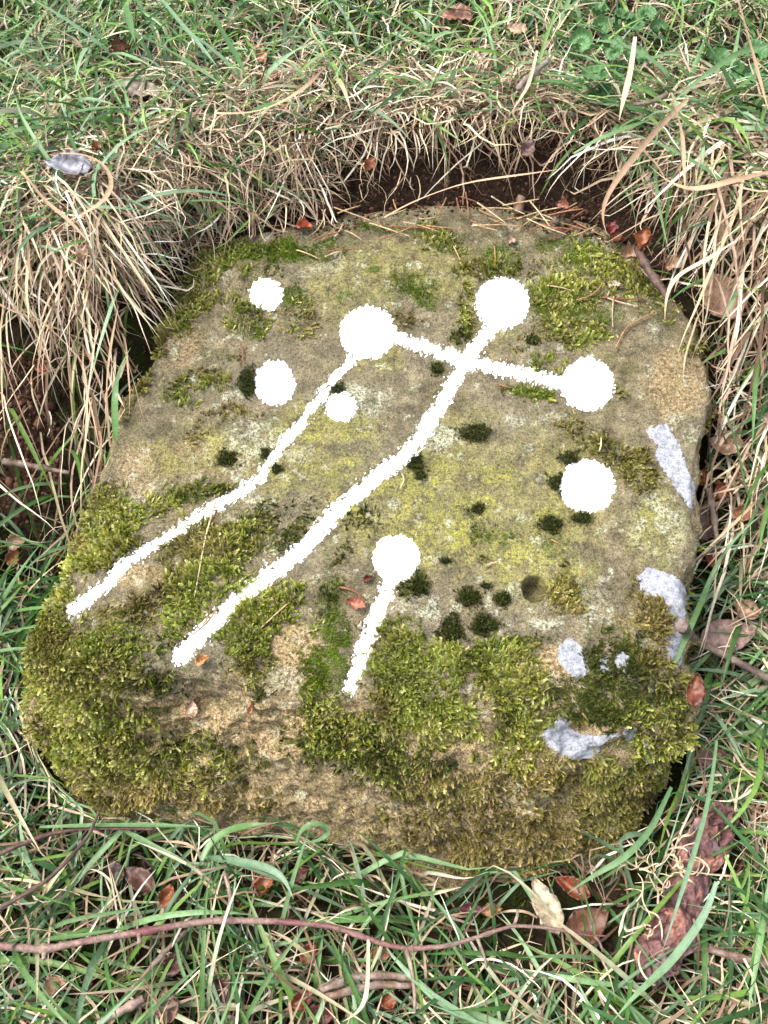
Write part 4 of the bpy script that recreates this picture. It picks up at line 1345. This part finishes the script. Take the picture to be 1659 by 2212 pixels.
# two curled flakes standing off the bark
for k, (x, y, Lp, Wp, ang) in enumerate([(1545, 1758, 60, 30, 70), (1562, 1790, 90, 34, 60), (1420, 1985, 60, 30, 40)]):
    c = lifted(x, y, .05)
    V, F_, C_ = leaf_mesh(Lp * .00052, Wp * .00052, .8, .8, .1, 400 + k, srgb(112, 76, 72), rag_=.3)
    V = V @ frame_from(norm(np.array([.3, -.3, 1])), math.radians(ang)).T + c
    mesh('bark_flake', V, F_, M['bark'], o, col=np.clip(C_, .01, .7))
for ch in o.children:
    ch.matrix_parent_inverse = o.matrix_world.inverted() if False else ch.matrix_parent_inverse

clear_spots += [(q[0], q[1], .028) for q in Qc[::16]]
clear_spots += [(q[0], q[1], .016) for q in np.concatenate([base_p[k] + (base_p[k + 1] - base_p[k]) * np.linspace(0, 1, 4)[:, None] for k in range(len(base_p) - 1)])]


# ------------------------------------------------------------------ single blades that stand out
def strip(pts, lift, wpx, c1, c2, label, name='grass_blade', cat='grass blade', mat='blade', tip=.55, roll=0.0, what='both', twist=0.0):
    Q = px_line(pts, lift, what)
    L = np.concatenate([[0], np.cumsum(np.linalg.norm(np.diff(Q, axis=0), axis=1))])
    n_ = 28
    s = np.linspace(0, L[-1], n_)
    P_ = np.stack([np.interp(s, L, Q[:, k]) for k in range(3)], 1)
    for _ in range(12): P_[1:-1] = .5 * P_[1:-1] + .25 * (P_[:-2] + P_[2:])
    dist = np.mean((P_ - CAM) @ FWD)
    w = np.array([wpx * dist / FPX])
    ro = (roll + twist * np.sin(np.linspace(0, 5, n_)))[None]
    V, F_, C_ = ribbons(P_[None], w, ro, np.array([c1]), np.array([c2]), fold=.3, tip=tip)
    o = mesh(name, V, F_, M[mat], col=np.clip(C_, .003, .85), origin=P_[0])
    return tag(o, label, cat)


g1, g2, g3, g4 = srgb(84, 118, 74), srgb(108, 138, 92), srgb(76, 112, 54), srgb(112, 140, 112)
s1, s2, s3 = srgb(190, 162, 130), srgb(164, 134, 106), srgb(214, 194, 164)
LB = [
 ([(85, 1787), (220, 1783), (340, 1783), (458, 1786)], .06, 11, g2, g1, 'pale green blade lying level along the foot of the stone at left'),
 ([(435, 1858), (450, 1822), (490, 1795), (540, 1782), (585, 1778)], .07, 17, g2, g3, 'broad arched green blade at the foot of the stone, left of centre'),
 ([(640, 1822), (650, 1790), (675, 1774), (705, 1780), (718, 1798), (700, 1815), (645, 1824)], .07, 12, g2, g1, 'green blade curled into a loop at the foot of the stone'),
 ([(262, 1790), (350, 1840), (400, 1862), (426, 1884)], .06, 13, g2, g1, 'pale green blade crossing diagonally below the left half of the stone'),
 ([(440, 1850), (560, 1868), (612, 1888), (634, 1942)], .06, 17, g1, g4, 'long bluish blade bent downwards below the middle of the stone'),
 ([(1548, 1600), (1536, 1700), (1515, 1790), (1470, 1935), (1430, 2058)], .10, 11, g2, g4, 'long pale blade crossing over the bark strip'),
 ([(1548, 1905), (1525, 1978), (1440, 2092), (1380, 2140), (1322, 2208)], .08, 17, g4, g2, 'wide bluish blade bowing below the bark strip'),
 ([(1450, 1700), (1405, 1795), (1345, 1860), (1290, 1885), (1225, 1930)], .09, 14, g1, g2, 'curved green blade leaning from the lower right corner of the stone'),
 ([(1255, 1796), (1300, 1822), (1356, 1848)], .08, 15, g4, g1, 'short bluish blade lying against the shaded lower right of the stone'),
 ([(250, 950), (248, 860), (254, 800), (283, 750)], .10, 15, g3, g2, 'wide upright green blade beside the left edge of the stone'),
 ([(238, 965), (230, 840), (240, 740), (256, 660)], .09, 9, s2, s1, 'tall tan blade beside the upright green one at the left edge of the stone'),
 ([(130, 332), (185, 326), (232, 355), (252, 396), (225, 446), (150, 478), (95, 492), (82, 550), (110, 590)], .06, 10, s2, s1, 'long tan blade curling in a big hook over the left bank'),
 ([(45, 370), (100, 440), (150, 475), (200, 532)], .07, 13, s1, s2, 'tan blade slanting across the hook shaped one at left'),
 ([(1372, 80), (1360, 160), (1337, 262)], .10, 13, s3, s1, 'straight pale straw blade standing in the upper right grass'),
 ([(1240, 332), (1290, 302), (1345, 280), (1410, 256)], .10, 12, g2, g3, 'green blade pointing left over the dark soil behind the stone'),
 ([(1485, 215), (1420, 275), (1360, 350), (1310, 420), (1288, 465), (1312, 508)], .09, 14, s1, s2, 'wide dry blade hanging from the right bank down to the stone corner'),
 ([(1588, -20), (1610, 60), (1635, 150), (1662, 245)], .12, 9, s2, s2, 'dry brown stalk at the top right corner of the picture'),
 ([(463, 245), (545, 248), (600, 228), (655, 195), (706, 140)], .06, 10, s1, s2, 'bent dry stalk with a seed tip in the upper middle grass'),
 ([(288, 70), (345, 100), (410, 138), (484, 186)], .08, 20, g3, g2, 'broad bright green blade slanting down in the upper left grass'),
 ([(455, 25), (490, 90), (515, 130), (532, 168)], .08, 17, g3, g3, 'broad green blade beside the slanting one at the top'),
 ([(270, 10), (282, 50), (292, 92)], .08, 14, srgb(70, 110, 50), g3, 'dark green blade standing at the top left'),
 ([(350, 0), (385, 45), (430, 95), (470, 145)], .09, 12, g2, g4, 'slim green blade arching down from the top edge'),
 ([(795, 2030), (794, 2100), (791, 2160), (775, 2190), (738, 2208)], .07, 10, s3, s3, 'whitish dry blade hanging straight down below the branch'),
 ([(1590, 520), (1530, 560), (1457, 596), (1438, 640), (1436, 690)], .07, 9, s3, s1, 'pale stalk bent over the top right corner of the stone'),
 ([(1660, 372), (1580, 390), (1500, 415), (1440, 395), (1400, 355)], .09, 12, s2, s1, 'dry blade sagging across the right bank'),
 ([(1660, 95), (1590, 115), (1500, 180), (1440, 230)], .10, 12, g3, g2, 'long green blade leaning in from the top right edge'),
 ([(1450, 200), (1475, 300), (1480, 420)], .10, 11, s2, s1, 'straight dry blade hanging down the right bank'),
 ([(1160, 110), (1140, 190), (1100, 250)], .06, 8, s3, s1, 'thin pale straw blade on the turf lip above the soil'),
 ([(830, 470), (880, 440), (1000, 395), (1215, 365)], .03, 6, s1, s1, 'long straight dry stalk lying over the soil behind the stone'),
 ([(1460, 1430), (1520, 1290), (1560, 1180), (1659, 1100)], .09, 13, g2, g1, 'long green blade rising beside the right side of the stone'),
 ([(1500, 1180), (1560, 1185), (1640, 1170)], .08, 14, g1, g4, 'bluish dewy blade across the grass right of the stone'),
 ([(1560, 870), (1590, 960), (1610, 1060), (1625, 1090)], .08, 13, g2, g3, 'green blade hanging over tan leaves right of the stone'),
]
for (pts, lf, w, c1, c2, lab) in LB:
    dryb = c1 is s1 or c1 is s2 or c1 is s3
    strip(pts, lf, w, c1, c2, lab, mat='straw' if dryb else 'blade', roll=rng.normal() * .25, twist=.5 if dryb else .15, name='dry_stalk' if dryb else 'grass_leaf', cat='dry stalk' if dryb else 'grass')

# pale tangle of dry roots on the bark
tr_root = empty('root_tangle', lifted(1440, 1900, .05))
tag(tr_root, 'tangle of pale shrivelled grass roots lying over the bark strip', 'root tangle')
rn = random.Random(9)
for k in range(34):
    x, y = rn.uniform(1395, 1495), rn.uniform(1835, 1900)
    if k > 20: x, y = rn.uniform(1370, 1420), rn.uniform(1870, 2060)
    a_ = rn.uniform(0, 6.28); pts = [(x, y)]
    for q in range(6):
        a_ += rn.gauss(0, .9)
        pts.append((pts[-1][0] + math.cos(a_) * 14, pts[-1][1] + math.sin(a_) * 14 + (5 if k > 20 else 0)))
    Q = px_line(pts, [rn.uniform(.05, .075) for _ in pts], 'g')
    s = np.linspace(0, 1, 20); P_ = np.stack([np.interp(s, np.linspace(0, 1, len(Q)), Q[:, d]) for d in range(3)], 1)
    for _ in range(3): P_[1:-1] = .5 * P_[1:-1] + .25 * (P_[:-2] + P_[2:])
    c = srgb(214, 192, 158) * rn.uniform(.75, 1.1)
    V, F_, C_ = ribbons(P_[None], np.array([rn.uniform(2.2, 5) * .00051]), np.array([rn.gauss(0, .6)]), c[None], c[None] * .9, fold=.4, tip=.8)
    mesh('root', V, F_, M['straw'], tr_root, col=np.clip(C_, 0, .85))


# ------------------------------------------------------------------ leafy herb at the top right
def herb(cx, cy, leaves, label, seed):
    root = empty('leafy_herb', lifted(cx, cy, .0))
    tag(root, label, 'plant', 'round leaved herbs in the turf')
    r = random.Random(seed)
    for k, (x, y, rp) in enumerate(leaves):
        c = lifted(x, y, r.uniform(.022, .05))
        sc_ = ((c - CAM) @ FWD) / FPX
        n_, nr = 36, 6
        V = [(0, 0, 0)]; C_ = [srgb(110, 144, 84)]
        for a_ in range(1, nr + 1):
            for b_ in range(n_):
                th = 2 * math.pi * b_ / n_ ; q = a_ / nr
                notch = 1 - 0.75 * math.exp(-((th - math.pi) / .35) ** 2)
                rr = rp * sc_ * q * (1 + .09 * abs(math.sin(th * 6.5)) * q) * (notch if q > .15 else 1)
                vein = math.cos(th * 6.5)
                V.append((rr * math.cos(th), rr * math.sin(th), .006 * q * q + .0032 * abs(vein) * q - .002 * math.sin(q * 11 + k)))
                C_.append(srgb(74, 112, 62) * (1.2 - .45 * abs(vein) + .25 * r.random()))
        F4 = [(1 + (a_ - 1) * n_ + b_, 1 + a_ * n_ + b_, 1 + a_ * n_ + (b_ + 1) % n_, 1 + (a_ - 1) * n_ + (b_ + 1) % n_) for a_ in range(1, nr) for b_ in range(n_)]
        F3 = [(0, 1 + b_, 1 + (b_ + 1) % n_) for b_ in range(n_)]
        nrm = norm(np.array([r.gauss(0, .35), -.35 + r.gauss(0, .25), 1]))
        ang = r.uniform(0, 6.28)
        Rm = frame_from(nrm, ang)
        lf = mesh('leaf', np.array(V) @ Rm.T + c, [np.array(F4), np.array(F3)], M['herb'], root, col=np.array(C_) * r.uniform(.8, 1.25))
        e = np.array([c[0] + r.uniform(-.03, .03), c[1] + r.uniform(-.02, .03), 0]); e[2] = zground(e[0], e[1])
        V2, F2, C2 = tube([c - np.array([0, 0, .001]), (c + e) / 2 + np.array([.004, 0, .004]), e], np.array([.0012, .0014]), srgb(96, 112, 70), srgb(110, 100, 80), 6, seed=seed + k)
        mesh('stalk', V2, F2, M['herb'], lf, col=C2)
        clear_spots.append((c[0], c[1], rp * sc_ * .6))


herb(1270, 120, [(1255, 95, 24), (1300, 62, 20), (1345, 40, 21), (1372, 58, 19), (1395, 35, 20), (1320, 100, 22), (1290, 28, 22), (1420, 66, 18)],
     'low herb with small scalloped dark green leaves near the top edge at right', 500)
herb(1300, 180, [(1285, 172, 29), (1345, 160, 24), (1300, 205, 24), (1250, 190, 19), (1330, 118, 20), (1372, 128, 24), (1312, 228, 22)], 'herb with round crinkled grey green leaves above the turf lip at right', 520)
herb(1570, 140, [(1545, 130, 30), (1600, 165, 30), (1630, 115, 26), (1640, 185, 24)], 'herb with broad dull green leaves at the right edge near the top', 540)

# ------------------------------------------------------------------ crumbly soil heap at the left, clods behind the stone
def clods(cs_, seed):
    r = np.random.default_rng(seed)
    ico = np.array([(0, 0, 1), (.894, 0, .447), (.276, .851, .447), (-.724, .526, .447), (-.724, -.526, .447), (.276, -.851, .447),
                    (.724, .526, -.447), (-.276, .851, -.447), (-.894, 0, -.447), (-.276, -.851, -.447), (.724, -.526, -.447), (0, 0, -1)])
    fi = np.array([(0, 1, 2), (0, 2, 3), (0, 3, 4), (0, 4, 5), (0, 5, 1), (1, 6, 2), (2, 7, 3), (3, 8, 4), (4, 9, 5), (5, 10, 1), (6, 7, 2), (7, 8, 3), (8, 9, 4), (9, 10, 5), (10, 6, 1), (11, 7, 6), (11, 8, 7), (11, 9, 8), (11, 10, 9), (11, 6, 10)])
    n_ = len(cs_)
    k = r.uniform(.6, 1.35, (n_, 12, 1)); sz = cs_[:, 3][:, None, None]
    V = cs_[:, None, :3] + ico[None] * k * sz * r.uniform(.7, 1.2, (n_, 1, 3))
    F_ = (fi[None] + (np.arange(n_) * 12)[:, None, None]).reshape(-1, 3)
    c = np.array([srgb(74, 52, 42), srgb(98, 70, 56), srgb(54, 38, 30), srgb(120, 88, 70)])[r.integers(0, 4, n_)]
    return V.reshape(-1, 3), F_, np.repeat(c, 12, 0) * r.uniform(.8, 1.2, (n_ * 12, 1))


mc = hit(40, 965, 'g')[0]
xx, yy = np.meshgrid(np.linspace(-1, 1, 44), np.linspace(-1, 1, 44))
rr = np.hypot(xx, yy)
hx = mc[0] + xx * .07; hy = mc[1] + yy * .06
hz = zground(hx, hy) + .05 * (1 - sm(.15, 1.0, rr)) + n2(hx, hy, 60, 401, 3) * .008 * (1 - sm(.6, 1, rr)) - .006 * (rr > .95)
V = np.stack([hx.ravel(), hy.ravel(), hz.ravel()], 1)
i = np.arange(43)[:, None] * 44 + np.arange(43)[None, :]
F_ = np.stack([i, i + 1, i + 45, i + 44], -1).reshape(-1, 4)
C_ = srgb(70, 50, 40)[None] * (0.8 + .5 * n2(hx, hy, 90, 402, 2).ravel()[:, None])
a_ = rng.random(700) * 6.283; q = np.sqrt(rng.random(700)) * .95
cx_, cy_ = mc[0] + np.cos(a_) * q * .07, mc[1] + np.sin(a_) * q * .06
cz_ = zground(cx_, cy_) + .05 * (1 - sm(.15, 1.0, q)) + n2(cx_, cy_, 60, 401, 3) * .008
V2, F2, C2 = clods(np.stack([cx_, cy_, cz_, rng.uniform(.0012, .0045, 700) * (1 + (rng.random(700) < .05))], 1), 5)
o = mesh('soil_heap', np.concatenate([V, V2]), [F_, F2 + len(V)], M['soil'], col=np.clip(np.concatenate([C_, C2]), .01, .4), origin=mc)
tag(o, 'small heap of crumbly brown soil in the grass left of the stone', 'soil heap')
clear_spots.append((mc[0], mc[1], .09))

n_ = 9000
x = rng.uniform(-.35, .5, n_); y = rng.uniform(.95, 1.3, n_)
rt, rb, r = rtop_at(x, y)
k = (r - rt > -.035 - .03 * n2(x, y, 14, 411, 2)) & (r - rt < .09)
x, y = x[k], y[k]
z = np.maximum(zground(x, y), np.where((r - rt)[k] < 0, ztop(x, y) + .003, -9))
V, F_, C_ = clods(np.stack([x, y, z, rng.uniform(.0006, .0030, len(x)) * rng.uniform(.6, 1.3, len(x))], 1), 6)
tag(mesh('soil_crumbs', V, F_, M['soil'], smooth=False, col=np.clip(C_ * .8, .005, .4)), 'dark crumbly soil in the hollow between the stone and the turf lip', 'soil', None, 'stuff')
# left of the stone: loose dark clump on the back edge
c0 = hit(700, 455)[0]
th, ph = np.meshgrid(np.linspace(0, 2 * math.pi, 40, endpoint=False), np.linspace(.02, math.pi - .02, 26))
dv_ = np.stack([np.cos(th) * np.sin(ph), np.sin(th) * np.sin(ph), np.cos(ph)], -1).reshape(-1, 3)
rr = 1 + .35 * fbm(dv_ * 2.5, 420, 3) + .35 * fbm(dv_ * 9, 424, 3)
V = c0 + dv_ * rr[:, None] * np.array([.026, .02, .013]) + np.array([0, 0, .006])
i = np.arange(25)[:, None] * 40; j = np.arange(40)[None, :]
F_ = np.stack([i + j, i + 40 + j, i + 40 + (j + 1) % 40, i + (j + 1) % 40], -1).reshape(-1, 4)
C_ = srgb(78, 54, 44)[None] * (.75 + .8 * fbm(dv_ * 12, 428, 3)[:, None])
tag(mesh('soil_clod', V, F_, M['soil'], col=np.clip(C_, .005, .4), origin=c0), 'dark fibrous clod of earth on the back left edge of the stone', 'clod')

# ------------------------------------------------------------------ the grass itself
PI = math.pi


def dist_out(x, y):
    rt, rb, r = rtop_at(x, y)
    return r - np.maximum(rt, rb)


nobare = lambda x, y: np.where((y > .95) & (x > -.14) & (x < .48) & (dist_out(x, y) < .042), 0.05, 1.0)
hollow = lambda x, y: nobare(x, y) * np.where((y < .45) & (dist_out(x, y) < .03), .35, 1.0) * np.where((x < 0) & (y > .55) & (y < .95) & (dist_out(x, y) < .13), .55, 1.0)
down = lambda x, y: np.where(x > 0, PI + .25, PI - .1)          # towards the viewer: azimuth pi
G_ = []; D_ = []
# front lawn
G_.append(field('', '', GREEN, -.75, .75, .02, .62, 4700, (.07, .19), (.1, 1.0), (.3, 1.6), .5, (.002, .0054), (.006, .042), dens=hollow, tips=.18))
G_.append(field('', '', GREEN, -.75, .75, .02, .60, 650, (.12, .24), (.2, .9), (.5, 1.5), .35, (.0045, .0078), (.025, .055), dens=hollow, tips=.04))
D_.append(field('', '', STRAW, -.75, .75, .02, .62, 4300, (.06, .17), (-.1, .8), (.2, 1.4), 1.0, (.0012, .0036), (.006, .046), dens=hollow, wig=.10))
# right side
G_.append(field('', '', GREEN, .3, .95, .45, 1.2, 2600, (.09, .22), (.1, 1.1), (.6, 1.9), .5, (.003, .0068), (.01, .055), az=down, azspread=2.4, dens=hollow, tips=.1))
D_.append(field('', '', STRAW, .32, .95, .40, 1.25, 4200, (.08, .2), (-.1, .8), (.5, 1.8), .9, (.0014, .0038), (.004, .045), az=down, azspread=2.4, wig=.14, dens=nobare))
D_.append(field('', '', STRAW, .42, .85, .85, 1.22, 420, (.18, .32), (.2, .9), (1.2, 2.2), .5, (.003, .0065), (.02, .06), az=lambda x, y: PI + .1, azspread=.7, wig=.08))
D_.append(field('', '', STRAW, .40, .85, .72, 1.18, 1400, (.12, .24), (.0, .8), (1.0, 2.0), .6, (.0016, .0042), (.015, .06), az=lambda x, y: PI + .2, azspread=1.0, wig=.08))
# left bank, straw curtain over the hollow
D_.append(field('', '', STRAW, -.95, -.34, .84, 1.08, 1250, (.10, .24), (-.2, .6), (.9, 1.8), .5, (.0014, .0036), (.008, .06), az=lambda x, y: PI - .1, azspread=.9, wig=.08, s=11))
D_.append(field('', '', STRAW, -.95, -.22, .92, 1.15, 1500, (.05, .16), (-.1, .8), (.4, 1.8), 1.1, (.0014, .0036), (.006, .04), azspread=PI, wig=.14))
G_.append(field('', '', GREEN, -.95, -.28, .5, 1.12, 1500, (.08, .2), (.1, 1.1), (.6, 1.9), .6, (.003, .006), (.01, .05), dens=hollow))
D_.append(field('', '', LITTER, -.75, .85, .02, .95, 3500, (.03, .10), (-.1, .4), (0, .8), 1.2, (.0014, .004), (.001, .012), dens=nobare, wig=.15))
D_.append(field('', '', LITTER, -.20, .52, .98, 1.25, 2600, (.02, .08), (-.3, .5), (0, 1.2), 1.6, (.0008, .002), (.001, .016), wig=.3, drape=.05))
D_.append(field('', '', STRAW, -.20, .52, .98, 1.25, 420, (.03, .10), (-.3, .6), (.4, 1.6), 1.6, (.0008, .002), (.002, .022), wig=.25, drape=.04))
D_.append(field('', '', STRAW, -.46, -.08, .92, 1.16, 3200, (.05, .13), (-.1, .8), (.8, 2.2), 1.1, (.0012, .0032), (.006, .035), az=lambda x, y: PI - .3, azspread=1.5, wig=.16, drape=.05))
G_.append(field('', '', GREEN, -.46, -.08, .95, 1.16, 500, (.05, .13), (-.1, .8), (.6, 2.0), .8, (.002, .0045), (.006, .035), azspread=PI, drape=.04))
D_.append(field('', '', STRAW, -.95, -.25, .45, .92, 1200, (.05, .13), (-.1, .8), (.2, 1.4), 1.0, (.0012, .003), (.004, .03), dens=hollow, wig=.1))
# bank behind
G_.append(field('', '', GREEN + BRIGHT, -1.05, -.2, .98, 1.45, 1100, (.06, .16), (.0, 1.0), (.5, 1.8), .6, (.002, .0052), (.01, .05), tips=.1, drape=.03))
lipd = lambda x, y: nobare(x, y) * np.clip(1.25 - .25 * (y - 1.1), .4, 1)
G_.append(field('', '', GREEN + BRIGHT, -1.25, 1.25, 1.0, 2.3, 11500, (.05, .14), (.1, 1.1), (.4, 1.7), .6, (.002, .0048), (.006, .045), dens=lipd, tips=.12))
G_.append(field('', '', GREEN, -1.25, 1.25, 1.14, 2.3, 900, (.10, .22), (.3, 1.2), (.4, 1.5), .35, (.0045, .0085), (.02, .05), dens=lipd, tips=.1))
D_.append(field('', '', STRAW, -1.25, 1.25, 1.0, 2.3, 12500, (.04, .13), (-.1, .9), (.2, 1.6), 1.2, (.0012, .0032), (.004, .042), dens=lipd, wig=.2))
# overhanging lip right behind the stone
D_.append(field('', '', STRAW, -.40, .50, 1.06, 1.30, 5200, (.05, .16), (-.1, .9), (.8, 2.6), 1.4, (.0012, .003), (.006, .03), az=down, azspread=2.3, wig=.3, drape=.03, dens=lambda x, y: np.where((dist_out(x, y) > .042) | (x < -.1), 1, .08)))
build_field('grass', 'living green grass around the stone', G_, M['blade'])
build_field('dry_grass', 'bleached dry grass and straw matted around the stone', D_, M['straw'])

# moss on the ground at the foot of the stone and in the left hollow
n_ = 34000
x = rng.uniform(-.80, .65, n_); y = rng.uniform(.15, .98, n_)
do = dist_out(x, y)
k = (do > 0) & (do < np.where(x < -.3, .36, .09)) & (n2(x, y, 9, 431, 3) > -.25)
x, y = x[k], y[k]
B = np.stack([x, y, zground(x, y)], 1)
cc = np.array([srgb(66, 78, 24), srgb(52, 66, 18), srgb(88, 96, 38)])[rng.integers(0, 3, len(x))] * rng.uniform(.7, 1.2, (len(x), 1))
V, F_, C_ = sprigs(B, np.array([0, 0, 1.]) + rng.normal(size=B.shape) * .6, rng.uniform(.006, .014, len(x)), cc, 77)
tag(mesh('ground_moss', V, F_, M['moss'], col=C_, smooth=False), 'dark green moss carpeting the ground at the foot of the stone', 'moss', None, 'stuff')

# dew on the blades in front
pts_ = np.concatenate([G_[0][0][:, 3:8].reshape(-1, 3), G_[1][0][:, 3:8].reshape(-1, 3), G_[2][0][:, 3:8].reshape(-1, 3)])
sel = pts_[rng.choice(len(pts_), 700, replace=False)]
V, F_, C_ = clods(np.concatenate([sel + np.array([0, 0, .0009]), rng.uniform(.0005, .0010, (700, 1))], 1), 15)
m, t, b = newmat('dew')
b.inputs['Base Color'].default_value = (.75, .8, .8, 1)
b.inputs['Roughness'].default_value = .05
b.inputs['Transmission Weight'].default_value = .6
b.inputs['IOR'].default_value = 1.33
tag(mesh('dew_drops', V, F_, m), 'tiny dew drops beading on the green blades in front', 'dew', None, 'stuff')
